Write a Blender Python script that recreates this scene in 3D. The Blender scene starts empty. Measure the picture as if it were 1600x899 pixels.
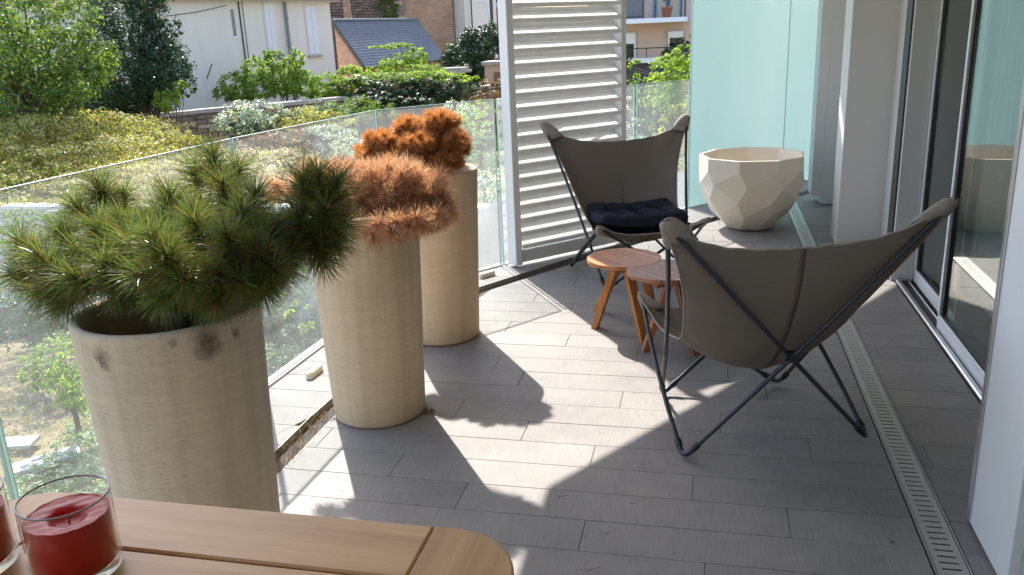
import bpy, bmesh, math, random
import numpy as np
from mathutils import Matrix, Vector
random.seed(7); rng = np.random.default_rng(11)
C = bpy.context.scene.collection
PI = math.pi
# ---------------------------------------------------------------- camera, world, sun, exposure
sc = bpy.context.scene
cd = bpy.data.cameras.new('camera'); cam = bpy.data.objects.new('camera', cd); C.objects.link(cam); sc.camera = cam
R = [[0.97475, -0.025396, 0.221852], [0.219434, 0.293045, -0.930577], [-0.04138, 0.955761, 0.291218]]
cam.matrix_world = Matrix.Translation((0, 0, 1.7)) @ Matrix(R).to_4x4()
cd.sensor_width = 36; cd.lens = 29.700; cd.clip_start = .02; cd.clip_end = 600
SUN_EL, SUN_AZ = math.radians(46), math.atan2(-.53, .848)
w = bpy.data.worlds.new("World"); sc.world = w; w.use_nodes = True
nt = w.node_tree
sky = nt.nodes.new('ShaderNodeTexSky'); sky.sky_type = 'NISHITA'; sky.sun_disc = False
sky.sun_elevation = SUN_EL; sky.sun_rotation = SUN_AZ; sky.air_density = 1.0; sky.dust_density = 1.5
bg = nt.nodes['Background']; bg.inputs['Strength'].default_value = .15
nt.links.new(sky.outputs[0], bg.inputs['Color'])
sl = bpy.data.lights.new('sun', 'SUN'); sl.energy = 3.3; sl.angle = math.radians(.55); sl.color = (1, .95, .87)
so = bpy.data.objects.new('sun', sl); C.objects.link(so)
sd = Vector((math.sin(SUN_AZ)*math.cos(SUN_EL), math.cos(SUN_AZ)*math.cos(SUN_EL), math.sin(SUN_EL)))
so.rotation_euler = sd.to_track_quat('Z', 'Y').to_euler(); so.location = (-4, 8, 12)
vs = sc.view_settings; vs.view_transform = 'Standard'; vs.look = 'None'; vs.exposure = 1.7; vs.gamma = 1
cy = sc.cycles; cy.max_bounces = 12; cy.diffuse_bounces = 5; cy.glossy_bounces = 4; cy.transmission_bounces = 8; cy.transparent_max_bounces = 24
cy.caustics_reflective = False; cy.caustics_refractive = False

# ---------------------------------------------------------------- helpers
def tag(o, label=None, cat=None, group=None, kind=None):
    if label: o['label'] = label
    if cat: o['category'] = cat
    if group: o['group'] = group
    if kind: o['kind'] = kind
    return o
def empty(name, loc=(0,0,0), rz=0, label=None, cat=None, group=None):
    o = bpy.data.objects.new(name, None); C.objects.link(o); o.location = loc; o.rotation_euler = (0,0,rz); o.empty_display_size = .1
    return tag(o, label, cat, group)
def link(name, me, parent=None, loc=None, rz=None):
    o = bpy.data.objects.new(name, me); C.objects.link(o)
    if parent: o.parent = parent
    if loc is not None: o.location = loc
    if rz is not None: o.rotation_euler = (0,0,rz)
    return o
def copy_tree(o, parent=None):
    c = o.copy(); C.objects.link(c)
    if parent: c.parent = parent
    for ch in [x for x in sc.objects if x.parent == o and x != c]: copy_tree(ch, c)
    return c
class MB:
    def __init__(s): s.v = []; s.f = []; s.sm = []
    def add(s, vs, fs, smooth=False):
        b = len(s.v); s.v += [tuple(v) for v in vs]; s.f += [tuple(i+b for i in f) for f in fs]; s.sm += [smooth]*len(fs); return s
    def box(s, a, b, ch=0, M=None):
        x0,y0,z0 = a; x1,y1,z1 = b
        if ch == 0:
            vs = [(x,y,z) for z in (z0,z1) for y in (y0,y1) for x in (x0,x1)]
            fs = [(0,2,3,1),(4,5,7,6),(0,1,5,4),(2,6,7,3),(0,4,6,2),(1,3,7,5)]
        else:
            c = min(ch, (x1-x0)/2.01, (y1-y0)/2.01, (z1-z0)/2.01)
            bm = bmesh.new(); bmesh.ops.create_cube(bm, size=1)
            for v in bm.verts: v.co = Vector(((x0+x1)/2+v.co.x*(x1-x0), (y0+y1)/2+v.co.y*(y1-y0), (z0+z1)/2+v.co.z*(z1-z0)))
            bmesh.ops.bevel(bm, geom=bm.edges[:], offset=c, segments=1, affect='EDGES')
            bm.verts.index_update(); vs = [tuple(v.co) for v in bm.verts]; fs = [tuple(v.index for v in f.verts) for f in bm.faces]; bm.free()
        if M is not None: vs = [tuple(M @ Vector(v)) for v in vs]
        return s.add(vs, fs)
    def obox(s, p0, p1, wdt, z0, z1, off=0, ch=0):
        """box along plan segment p0-p1, width wdt centred at lateral offset off (left positive)"""
        p0 = Vector(p0[:2]); p1 = Vector(p1[:2]); d = p1-p0; L = d.length; a = math.atan2(d.y, d.x)
        M = Matrix.Translation((p0.x, p0.y, 0)) @ Matrix.Rotation(a, 4, 'Z')
        return s.box((0, off-wdt/2, z0), (L, off+wdt/2, z1), ch, M)
    def tube(s, pts, r, n=8, cap=True, smooth=True):
        pts = [Vector(p) for p in pts]; m = len(pts)
        rs = r if isinstance(r, (list, tuple)) else [r]*m
        vs = []; fs = []; prev = None
        for i, p in enumerate(pts):
            t = (pts[min(i+1,m-1)]-pts[max(i-1,0)]).normalized()
            if prev is None:
                u = t.cross(Vector((0,0,1)));
                if u.length < .05: u = t.cross(Vector((1,0,0)))
            else: u = prev - t*prev.dot(t)
            u.normalize(); prev = u; q = t.cross(u)
            for k in range(n):
                a = 2*PI*k/n; vs.append(p+(u*math.cos(a)+q*math.sin(a))*rs[i])
        for i in range(m-1):
            for k in range(n):
                k2 = (k+1) % n; fs.append((i*n+k, i*n+k2, (i+1)*n+k2, (i+1)*n+k))
        s.add(vs, fs, smooth)
        if cap: s.add(vs[:n], [tuple(range(n))[::-1]]); s.add(vs[-n:], [tuple(range(n))])
        return s
    def lathe(s, prof, n=48, c=(0,0), smooth=True):
        vs = []; fs = []
        for r, z in prof:
            for k in range(n):
                a = 2*PI*k/n; vs.append((c[0]+r*math.cos(a), c[1]+r*math.sin(a), z))
        m = len(prof)
        for i in range(m-1):
            for k in range(n):
                k2 = (k+1) % n; fs.append((i*n+k, i*n+k2, (i+1)*n+k2, (i+1)*n+k))
        return s.add(vs, fs, smooth)
    def prism(s, poly, z0, z1, ch=0):
        """poly: ccw plan outline; ch: chamfer of the top edge"""
        n = len(poly); c = Vector((sum(p[0] for p in poly)/n, sum(p[1] for p in poly)/n))
        bot = [(p[0],p[1],z0) for p in poly]
        if ch:
            ins = inset(poly, ch)
            mid = [(p[0],p[1],z1-ch) for p in poly]; top = [(p[0],p[1],z1) for p in ins]
            rings = [bot, mid, top]
        else: rings = [bot, [(p[0],p[1],z1) for p in poly]]
        vs = sum(rings, []); fs = []
        for r in range(len(rings)-1):
            for k in range(n):
                k2 = (k+1) % n; fs.append((r*n+k, r*n+k2, (r+1)*n+k2, (r+1)*n+k))
        fs.append(tuple((len(rings)-1)*n+k for k in range(n))); fs.append(tuple(range(n))[::-1])
        return s.add(vs, fs)
    def mesh(s, name, mat=None):
        me = bpy.data.meshes.new(name); me.from_pydata(s.v, [], s.f)
        me.polygons.foreach_set('use_smooth', s.sm)
        if mat: me.materials.append(mat)
        me.update(); return me
    def build(s, name, mat=None, parent=None, loc=None, rz=None):
        return link(name, s.mesh(name, mat), parent, loc, rz)
def inset(poly, d):
    n = len(poly); out = []
    for i in range(n):
        p = Vector(poly[i][:2]); a = Vector(poly[i-1][:2]); b = Vector(poly[(i+1)%n][:2])
        e1 = (p-a); e2 = (b-p)
        if e1.length < 1e-6 or e2.length < 1e-6: out.append((p.x,p.y)); continue
        e1.normalize(); e2.normalize(); n1 = Vector((-e1.y,e1.x)); n2 = Vector((-e2.y,e2.x)); m = n1+n2
        if m.length < 1e-3: m = n1.copy()
        m = m/(max(.35, m.dot(n1))) if m.length else n1
        out.append((p.x+m.x*d, p.y+m.y*d))
    return out
def clip(poly, a, b):
    """keep the part of poly to the right of the plan line a->b"""
    ax,ay = a; dx,dy = b[0]-a[0], b[1]-a[1]
    s = lambda p: dx*(p[1]-ay)-dy*(p[0]-ax)
    out = []
    for i in range(len(poly)):
        p, q = poly[i], poly[(i+1)%len(poly)]; sp, sq = s(p), s(q)
        if sp <= 0: out.append(p)
        if (sp < 0 < sq) or (sq < 0 < sp):
            t = sp/(sp-sq); out.append((p[0]+(q[0]-p[0])*t, p[1]+(q[1]-p[1])*t))
    return out
def area(p): return sum(p[i-1][0]*p[i][1]-p[i][0]*p[i-1][1] for i in range(len(p)))/2
def poly_mesh(name, V, F, mat, smooth=False):
    """fast mesh from numpy: V (n,3), F (m,k)"""
    me = bpy.data.meshes.new(name); k = F.shape[1]
    me.vertices.add(len(V)); me.vertices.foreach_set('co', V.astype(np.float32).ravel())
    me.loops.add(F.size); me.loops.foreach_set('vertex_index', F.astype(np.int32).ravel())
    me.polygons.add(len(F)); me.polygons.foreach_set('loop_start', np.arange(0, F.size, k, dtype=np.int32))
    me.update(calc_edges=True); me.validate()
    if smooth: me.polygons.foreach_set('use_smooth', [True]*len(F))
    me.materials.append(mat); return me

# ---------------------------------------------------------------- materials
MATS = {}
def srgb(r, g, b):
    f = lambda c: ((c/255+.055)/1.055)**2.4 if c > 10 else c/255/12.92
    return (f(r), f(g), f(b), 1)
class NT:
    def __init__(s, name):
        s.m = bpy.data.materials.new(name); s.m.use_nodes = True; s.t = s.m.node_tree; s.b = s.t.nodes['Principled BSDF']; s.o = s.t.nodes['Material Output']
        MATS[name] = s.m
    def n(s, typ, **kw):
        x = s.t.nodes.new('ShaderNode'+typ)
        for k, v in kw.items():
            if k in x.inputs: x.inputs[k].default_value = v
            else: setattr(x, k, v)
        return x
    def l(s, a, b): s.t.links.new(a, b)
    def coord(s, scale=(1,1,1), rand=False, gen='Object'):
        tc = s.n('TexCoord'); mp = s.n('Mapping'); mp.inputs['Scale'].default_value = scale; s.l(tc.outputs[gen], mp.inputs['Vector'])
        if rand:
            oi = s.n('ObjectInfo'); mu = s.n('Math', operation='MULTIPLY'); mu.inputs[1].default_value = 37.3; s.l(oi.outputs['Random'], mu.inputs[0])
            cb = s.n('CombineXYZ'); s.l(mu.outputs[0], cb.inputs[0]); s.l(mu.outputs[0], cb.inputs[1]); s.l(cb.outputs[0], mp.inputs['Location'])
        return mp.outputs[0]
    def noise(s, vec, scale, detail=4, rough=.5):
        x = s.n('TexNoise'); x.inputs['Scale'].default_value = scale; x.inputs['Detail'].default_value = detail; x.inputs['Roughness'].default_value = rough
        s.l(vec, x.inputs['Vector']); return x.outputs['Fac']
    def ramp(s, fac, stops):
        r = s.n('ValToRGB'); e = r.color_ramp.elements
        while len(e) < len(stops): e.new(.5)
        for i, (p, c) in enumerate(stops):
            e[i].position = p; e[i].color = c if len(c) == 4 else (*c, 1)
        s.l(fac, r.inputs[0]); return r.outputs[0]
    def mix(s, fac, a, b, typ='MIX'):
        x = s.n('MixRGB', blend_type=typ)
        for i, v in enumerate((fac, a, b)):
            if hasattr(v, 'links'): s.l(v, x.inputs[i])
            elif i == 0: x.inputs[0].default_value = v
            else: x.inputs[i].default_value = v if len(v) == 4 else (*v, 1)
        return x.outputs[0]
    def bump(s, h, strength=.3, dist=.01):
        x = s.n('Bump'); x.inputs['Strength'].default_value = strength; x.inputs['Distance'].default_value = dist
        s.l(h, x.inputs['Height']); s.l(x.outputs[0], s.b.inputs['Normal']); return x
    def set(s, color=None, rough=None, metal=None, spec=None):
        if color is not None:
            if hasattr(color, 'links'): s.l(color, s.b.inputs['Base Color'])
            else: s.b.inputs['Base Color'].default_value = color if len(color) == 4 else (*color, 1)
        if rough is not None:
            if hasattr(rough, 'links'): s.l(rough, s.b.inputs['Roughness'])
            else: s.b.inputs['Roughness'].default_value = rough
        if metal is not None: s.b.inputs['Metallic'].default_value = metal
        if spec is not None: s.b.inputs['Specular IOR Level'].default_value = spec
        return s.m
def plain(name, col, rough=.6, metal=0, var=.08, scale=8, bump=0, spec=.5):
    t = NT(name); v = t.coord(); f = t.noise(v, scale, 5, .6)
    a = tuple(c*(1-var) for c in col[:3]); b = tuple(min(1, c*(1+var)) for c in col[:3])
    t.set(t.ramp(f, [(.3, a), (.7, b)]), rough, metal, spec)
    if bump: t.bump(t.noise(v, scale*12, 4), bump, .002)
    return t.m
def tile_mat(name, base, dark):
    t = NT(name); v = t.coord((1.2, 22, 1), rand=True); v2 = t.coord((1,1,1), rand=True)
    grain = t.noise(v, 3, 8, .65); cloud = t.noise(v2, 5, 4, .6)
    v3 = t.coord((150, 9, 1), rand=True); saw = t.noise(v3, 1, 2, .5)
    c = t.mix(grain, dark, base); c = t.mix(.35, c, t.ramp(cloud, [(.3, tuple(x*.8 for x in base[:3])), (.7, tuple(x*1.12 for x in base[:3]))]))
    c = t.mix(.28, c, t.ramp(saw, [(.35, tuple(x*.7 for x in base[:3])), (.65, tuple(x*1.15 for x in base[:3]))]))
    gp = t.n('NewGeometry'); mp_ = t.n('Mapping'); t.l(gp.outputs['Position'], mp_.inputs['Vector']); wm_ = t.noise(mp_.outputs[0], 1.3, 6, .65); c = t.mix(1, c, t.ramp(wm_, [(.35, (.84,.84,.85)), (.5, (1,1,1)), (.66, (1.10,1.09,1.07))]), 'MULTIPLY')
    oi = t.n('ObjectInfo'); c = t.mix(1, c, t.ramp(oi.outputs['Random'], [(0, (.91,.91,.92)), (.5, (.98,.97,.97)), (1, (1.05,1.04,1.03))]), 'MULTIPLY')
    sp = t.noise(v2, 60, 3, .7); c = t.mix(t.ramp(sp, [(.7, (0,0,0)), (.78, (.5,.5,.5))]), c, tuple(x*.45 for x in base[:3]))
    t.set(c, .62, 0, .28); t.bump(t.mix(.5, grain, saw), .25, .002); return t.m
def wood_mat(name, a, b, c, ax=0, rough=.45, sc_=1.0):
    t = NT(name); s = [7*sc_, 7*sc_, 7*sc_]; s[ax] = .7*sc_; v = t.coord(tuple(s), rand=True); g = t.noise(v, 6, 9, .62)
    s2 = [40*sc_]*3; s2[ax] = 1.2*sc_; f = t.noise(t.coord(tuple(s2), rand=True), 4, 5, .6)
    s3 = [3*sc_]*3; s3[ax] = .8*sc_; wv = t.n('TexWave', wave_type='BANDS', bands_direction='Y' if ax == 0 else 'X'); wv.inputs['Scale'].default_value = 1.6; wv.inputs['Distortion'].default_value = 9; wv.inputs['Detail'].default_value = 3
    t.l(t.coord(tuple(s3), rand=True), wv.inputs['Vector'])
    col = t.ramp(g, [(.25, a), (.5, b), (.78, c)]); col = t.mix(.35, col, t.ramp(f, [(.3, a), (.7, c)])); col = t.mix(.22, col, t.ramp(wv.outputs['Fac'], [(.2, a), (.8, c)]))
    oi = t.n('ObjectInfo'); col = t.mix(1, col, t.ramp(oi.outputs['Random'], [(0, (.8,.78,.76)), (1, (1.12,1.1,1.08))]), 'MULTIPLY')
    t.set(col, rough, 0, .4); t.bump(f, .12, .001); return t.m
def concrete_mat(name, base):
    """cast cement with horizontal pitting and drag marks"""
    t = NT(name); v = t.coord((1,1,1), rand=True); vs_ = t.coord((3,3,30), rand=True); vf = t.coord((14,14,90), rand=True)
    cl = t.noise(v, 3.5, 5, .6); st = t.noise(vs_, 2, 6, .7); fine = t.noise(vf, 2, 5, .75)
    c = t.ramp(cl, [(.25, tuple(x*.86 for x in base)), (.75, tuple(min(1, x*1.08) for x in base))])
    c = t.mix(.5, c, t.ramp(st, [(.35, tuple(x*.7 for x in base)), (.6, base)]))
    pit = t.ramp(fine, [(.33, (0,0,0)), (.40, (1,1,1))]); pit2 = t.ramp(fine, [(.60, (1,1,1)), (.68, (.0,.0,.0))])
    area_ = t.ramp(t.noise(v, 6, 3, .6), [(.36, (0,0,0)), (.56, (1,1,1))])
    pits = t.mix(1, t.mix(1, pit, pit2, 'MULTIPLY'), area_, 'LIGHTEN' if False else 'MIX')
    inv = t.n('Invert'); t.l(t.mix(1, pit, pit2, 'MULTIPLY'), inv.inputs['Color'])
    m = t.mix(1, inv.outputs[0], area_, 'MULTIPLY')
    c = t.mix(t.mix(1, m, (.6,.6,.6), 'MULTIPLY'), c, tuple(x*.35 for x in base))
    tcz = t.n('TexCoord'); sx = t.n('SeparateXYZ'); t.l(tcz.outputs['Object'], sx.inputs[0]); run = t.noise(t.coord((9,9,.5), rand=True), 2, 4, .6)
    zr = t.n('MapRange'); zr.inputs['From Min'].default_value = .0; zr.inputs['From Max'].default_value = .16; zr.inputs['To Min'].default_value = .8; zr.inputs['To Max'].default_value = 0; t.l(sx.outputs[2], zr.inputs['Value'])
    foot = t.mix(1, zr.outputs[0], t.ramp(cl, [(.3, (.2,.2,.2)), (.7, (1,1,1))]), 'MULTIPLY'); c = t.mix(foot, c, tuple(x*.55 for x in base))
    c = t.mix(.35, c, t.ramp(run, [(.38, tuple(x*.72 for x in base)), (.55, tuple(x*1.03 for x in base))]))
    t.set(c, .85, 0, .2)
    h = t.mix(.5, st, inv.outputs[0], 'SUBTRACT'); t.bump(h, .5, .005); return t
def leaf_mat(name, cols, trans=.45, rough=.5, gloss=.25, tint=(1.4,1.55,.7)):
    """cols: list of linear colours picked per leaf"""
    t = NT(name); g = t.n('NewGeometry'); n = len(cols)
    c = t.ramp(g.outputs['Random Per Island'], [(i/max(1, n-1)*.98+.01, x) for i, x in enumerate(cols)])
    t.set(c, rough, 0, gloss); t.b.inputs['Base Color']
    tr = t.n('BsdfTranslucent'); t.l(t.mix(1, c, tint, 'MULTIPLY'), tr.inputs['Color'])
    ms = t.n('MixShader'); ms.inputs[0].default_value = trans; t.l(t.b.outputs[0], ms.inputs[1]); t.l(tr.outputs[0], ms.inputs[2]); t.l(ms.outputs[0], t.o.inputs['Surface'])
    return t.m
def glass_mat(name, tint=(.93,.98,.97), ior=.06, dust=.1, dustcol=(.8,.86,.85), rough=0.0, dscale=2.0):
    """thin pane: clear body, Fresnel reflection and a film of dust that catches the sun"""
    t = NT(name); t.t.nodes.remove(t.b)
    tp = t.n('BsdfTransparent'); tp.inputs['Color'].default_value = (*tint, 1)
    gl = t.n('BsdfGlossy'); gl.inputs['Roughness'].default_value = rough; gl.inputs['Color'].default_value = (1,1,1,1)
    geo = t.n('NewGeometry'); dp = t.n('VectorMath', operation='DOT_PRODUCT'); t.l(geo.outputs['Incoming'], dp.inputs[0]); t.l(geo.outputs['Normal'], dp.inputs[1])
    def mt(op, a, b=None):
        x = t.n('Math', operation=op)
        for i, q in enumerate((a, b)):
            if q is None: continue
            if hasattr(q, 'links'): t.l(q, x.inputs[i])
            else: x.inputs[i].default_value = q
        return x.outputs[0]
    f0 = ior; fr = mt('ADD', mt('MULTIPLY', mt('POWER', mt('SUBTRACT', 1.0, mt('ABSOLUTE', dp.outputs['Value'])), 5.0), 1-f0), f0)
    ms = t.n('MixShader'); t.l(fr, ms.inputs[0]); t.l(tp.outputs[0], ms.inputs[1]); t.l(gl.outputs[0], ms.inputs[2])
    out = ms
    if dust:
        df = t.n('BsdfDiffuse'); df.inputs['Color'].default_value = (*dustcol, 1); tl = t.n('BsdfTranslucent'); tl.inputs['Color'].default_value = (*dustcol, 1)
        dm = t.n('MixShader'); dm.inputs[0].default_value = .6; t.l(df.outputs[0], dm.inputs[1]); t.l(tl.outputs[0], dm.inputs[2])
        v = t.coord((1,1,.35)); a = t.noise(v, dscale, 5, .6); b = t.noise(t.coord((1,1,1)), 90, 3, .7)
        f = t.n('MapRange'); f.inputs['From Min'].default_value = .3; f.inputs['From Max'].default_value = .75; f.inputs['To Min'].default_value = dust*.35; f.inputs['To Max'].default_value = dust*1.5; t.l(a, f.inputs['Value'])
        f2 = t.n('MapRange'); f2.inputs['From Min'].default_value = .62; f2.inputs['From Max'].default_value = .72; f2.inputs['To Min'].default_value = 0; f2.inputs['To Max'].default_value = dust*1.2; t.l(b, f2.inputs['Value'])
        ad = t.n('Math', operation='ADD'); t.l(f.outputs[0], ad.inputs[0]); t.l(f2.outputs[0], ad.inputs[1])
        out = t.n('MixShader'); t.l(ad.outputs[0], out.inputs[0]); t.l(ms.outputs[0], out.inputs[1]); t.l(dm.outputs[0], out.inputs[2])
    t.l(out.outputs[0], t.o.inputs['Surface']); return t.m
def brick_mat(name, c1, c2, mortar, scale, bw=.5, rh=.25, ms=.02, rot=(PI/2,0,0), offset=.5, msm=.1, noise_d=0):
    t = NT(name); tc = t.n('TexCoord'); mp = t.n('Mapping'); mp.inputs['Rotation'].default_value = rot; t.l(tc.outputs['Object'], mp.inputs['Vector'])
    vec = mp.outputs[0]
    if noise_d:
        nz = t.n('TexNoise'); nz.inputs['Scale'].default_value = 2.5; nz.inputs['Detail'].default_value = 3; t.l(vec, nz.inputs['Vector'])
        vm = t.n('VectorMath', operation='MULTIPLY_ADD'); vm.inputs[1].default_value = (noise_d,)*3; t.l(nz.outputs['Color'], vm.inputs[0]); t.l(vec, vm.inputs[2]); vec = vm.outputs[0]
    b = t.n('TexBrick'); b.offset = offset; b.inputs['Scale'].default_value = scale; b.inputs['Brick Width'].default_value = bw; b.inputs['Row Height'].default_value = rh; b.inputs['Mortar Size'].default_value = ms; b.inputs['Mortar Smooth'].default_value = msm
    for k, c in (('Color1', c1), ('Color2', c2), ('Mortar', mortar)): b.inputs[k].default_value = (*c, 1)
    t.l(vec, b.inputs['Vector']); f = t.noise(t.coord(), 1.2, 6, .7)
    c = t.mix(1, b.outputs['Color'], t.ramp(f, [(.3, (.7,.7,.7)), (.7, (1.2,1.2,1.2))]), 'MULTIPLY')
    t.set(c, .9, 0, .1); t.bump(b.outputs['Fac'], -.6, .01); return t.m

def stained(name, base, amt=.14):
    t = NT(name); a = t.noise(t.coord((1,1,.12)), 1.6, 6, .65); b = t.noise(t.coord(), .5, 5, .6)
    c = t.ramp(a, [(.3, tuple(x*(1-amt) for x in base)), (.65, tuple(x*1.04 for x in base))]); c = t.mix(.5, c, t.ramp(b, [(.3, tuple(x*(1-amt) for x in base)), (.7, base)]))
    t.set(c, .9, 0, .15); t.bump(t.noise(t.coord(), 30, 4), .15, .004); return t.m
M_tile = tile_mat('terrace_tile', (.285,.268,.256), (.19,.179,.171))
M_joint = plain('joint_bed', (.09,.085,.08), .95)
M_white = plain('white_paint', (.74,.745,.76), .42, var=.02, scale=3)
M_panel = stained('white_panel', (.56,.55,.53), .05); M_panel.node_tree.nodes['Principled BSDF'].inputs['Roughness'].default_value = .45
M_ceiling = plain('ceiling_white', (.78,.77,.75), .8, var=.02)
M_alu = plain('aluminium', (.55,.56,.57), .35, .9, .05, 30)
M_alu_white = plain('white_aluminium', (.72,.74,.76), .35, 0, .03, 10)
M_black = plain('black_rubber', (.012,.012,.014), .5, var=.2)
M_steel = None
def _steel():
    t = NT('brushed_steel'); g = t.noise(t.coord((60,3,1)), 8, 4, .6); t.set(t.ramp(g, [(.3, (.42,.41,.39)), (.7, (.58,.57,.55))]), t.ramp(g, [(.3, (.36,.36,.36)), (.7, (.55,.55,.55))]), .8); t.bump(g, .05, .001); return t.m
M_steel = _steel()
M_gutter = plain('gutter_metal', (.26,.24,.21), .55, .3, .3, 7, .2)
M_teak = wood_mat('teak_top', (0.368,0.189,0.075), (0.512,0.294,0.131), (0.608,0.385,0.186), 0, .42)
M_teak_y = wood_mat('teak_top_cross', (0.352,0.182,0.072), (0.496,0.287,0.128), (0.592,0.371,0.180), 1, .42)
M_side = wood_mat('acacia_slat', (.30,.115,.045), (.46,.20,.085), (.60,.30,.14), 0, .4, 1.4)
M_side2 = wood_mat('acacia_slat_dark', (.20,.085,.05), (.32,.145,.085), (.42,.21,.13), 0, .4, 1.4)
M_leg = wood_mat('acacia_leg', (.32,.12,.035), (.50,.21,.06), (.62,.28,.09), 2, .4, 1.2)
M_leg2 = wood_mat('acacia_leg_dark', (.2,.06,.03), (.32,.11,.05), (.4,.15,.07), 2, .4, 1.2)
def _pot():
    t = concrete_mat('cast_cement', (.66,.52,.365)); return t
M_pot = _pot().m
def _pot_stained():
    t = concrete_mat('stained_cement', (.62,.515,.39)); base = t.b.inputs['Base Color'].links[0].from_socket
    col = base
    for (x, y, z, r) in ((-.035,-.247,.945,.020), (-.03,-.247,.92,.012), (.205,-.143,.965,.030), (.21,-.14,.935,.026), (.243,-.06,.955,.012), (.15,-.20,.975,.010)):
        geo = t.n('TexCoord'); d = t.n('VectorMath', operation='DISTANCE'); t.l(geo.outputs['Object'], d.inputs[0]); d.inputs[1].default_value = (x,y,z)
        nz = t.noise(t.coord(), 40, 4, .8); ad = t.n('Math', operation='MULTIPLY_ADD'); t.l(nz, ad.inputs[0]); ad.inputs[1].default_value = .06; t.l(d.outputs['Value'], ad.inputs[2])
        k = t.ramp(ad.outputs[0], [(r*.6+.02, (.7,.7,.7)), (r*1.7+.03, (0,0,0))]); col = t.mix(k, col, (.07,.05,.035))
    t.l(col, t.b.inputs['Base Color']); return t.m
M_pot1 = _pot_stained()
M_bowl = plain('smooth_cement', (.70,.62,.515), .6, var=.03, scale=5, spec=.45)
M_soil = plain('potting_soil', (.035,.022,.014), .95, var=.4, scale=30, bump=.6)
def _fabric():
    t = NT('batyline_fabric'); a = t.noise(t.coord((1,1,160)), 5, 3, .6); b = t.noise(t.coord((160,160,6)), 3, 3, .6); c = t.noise(t.coord(), 4, 4, .6)
    k = t.mix(.5, a, b); col = t.ramp(k, [(.35, (.215,.187,.158)), (.65, (.32,.278,.237))]); col = t.mix(.25, col, t.ramp(c, [(.3, (.165,.145,.125)), (.7, (.265,.232,.20))]))
    t.set(col, .8, 0, .25); t.bump(k, .3, .001)
    tr = t.n('BsdfTranslucent'); tr.inputs['Color'].default_value = (.30,.24,.18,1); ms = t.n('MixShader'); ms.inputs[0].default_value = .3
    t.l(t.b.outputs[0], ms.inputs[1]); t.l(tr.outputs[0], ms.inputs[2]); t.l(ms.outputs[0], t.o.inputs['Surface']); return t.m
M_fabric = _fabric()
M_seam = plain('seam_fabric', (.115,.085,.07), .9, var=.1, scale=60)
M_piping = plain('pocket_fabric', (.30,.265,.228), .85, var=.12, scale=60, bump=.3)
M_tube = plain('grey_tube', (.055,.06,.068), .38, .55, .1, 20)
M_navy = plain('navy_cotton', (.014,.018,.031), .85, var=.25, scale=25, bump=.3, spec=.2)
M_rail = glass_mat('railing_glass', (.93,.975,.965), .085, .15)
M_raillow = M_rail
M_edge = NT('glass_edge').set((.42,.58,.54), .2)
M_door = glass_mat('door_glass', (.72,.78,.76), .13, .0)
def _frost():
    t = NT('frosted_glass'); t.t.nodes.remove(t.b)
    f = t.noise(t.coord((1,1,.2)), 1.4, 3, .5)
    col = t.ramp(f, [(.3, (.62,.80,.80)), (.7, (.69,.84,.835))])
    tl = t.n('BsdfTranslucent'); t.l(col, tl.inputs['Color']); df = t.n('BsdfDiffuse'); t.l(col, df.inputs['Color'])
    gl = t.n('BsdfGlossy'); gl.inputs['Roughness'].default_value = .12; fr = t.n('Fresnel'); fr.inputs['IOR'].default_value = 1.35
    m1 = t.n('MixShader'); m1.inputs[0].default_value = .35; t.l(tl.outputs[0], m1.inputs[1]); t.l(df.outputs[0], m1.inputs[2])
    m2 = t.n('MixShader'); t.l(fr.outputs[0], m2.inputs[0]); t.l(m1.outputs[0], m2.inputs[1]); t.l(gl.outputs[0], m2.inputs[2]); t.l(m2.outputs[0], t.o.inputs['Surface']); return t.m
M_frost = _frost()
def _jar():
    t = NT('jar_glass'); t.set((1,1,1), .0); t.b.inputs['Transmission Weight'].default_value = 1; t.b.inputs['IOR'].default_value = 1.45; return t.m
M_jar = glass_mat('jar_glass', (.99,.985,.975), .02, 0)
def _wax():
    t = NT('red_wax'); t.set((.38,.006,.005), .3, 0, .2); t.b.inputs['Subsurface Weight'].default_value = .0; t.b.inputs['Subsurface Radius'].default_value = (.02,.003,.002); t.b.inputs['Subsurface Scale'].default_value = .3; return t.m
M_wax = _wax(); M_rim = plain('jar_rim_glass', (.20,.17,.18), .05, var=.02)
M_wick = plain('wick', (.05,.03,.02), .9)
M_cream = plain('cream_plastic', (.70,.66,.52), .5, var=.08)

# ================================================================ THE SETTING: terrace
Y0 = -2.0
LE = [(-1.80, Y0), (-1.795, 3.3), (-1.735, 4.4), (-1.53, 5.42), (-.985, 6.27), (.05, 7.72), (1.9, 10.3)]      # outer rim of the gutter (ledge edge)
GL = [(-2.26, Y0), (-2.22, 2.05), (-2.18, 3.6), (-2.10, 5.2), (-1.42, 6.09), (-.17, 8.15), (1.45, 10.19)]     # glass line
def offset_line(L, d):
    out = []
    for i in range(len(L)):
        a = Vector(L[max(i-1,0)]); b = Vector(L[i]); c = Vector(L[min(i+1,len(L)-1)]); n = Vector((0,0))
        for p, q in ((a,b),(b,c)):
            e = q-p
            if e.length > 1e-6: e.normalize(); n += Vector((e.y,-e.x))
        n.normalize(); out.append((b.x+n.x*d, b.y+n.y*d))
    return out
FE = offset_line(LE, .115)        # near rim of the gutter
OUT = offset_line(GL, -.06)       # outer face of the slab
floor = empty('floor'); tag(floor, 'terrace floor of pale grey wood-look tiles', None, None, 'structure')
DX0, DX1 = .738, .846
PITCH, Y_OFF = .19, 2.838 - .19*30
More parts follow.
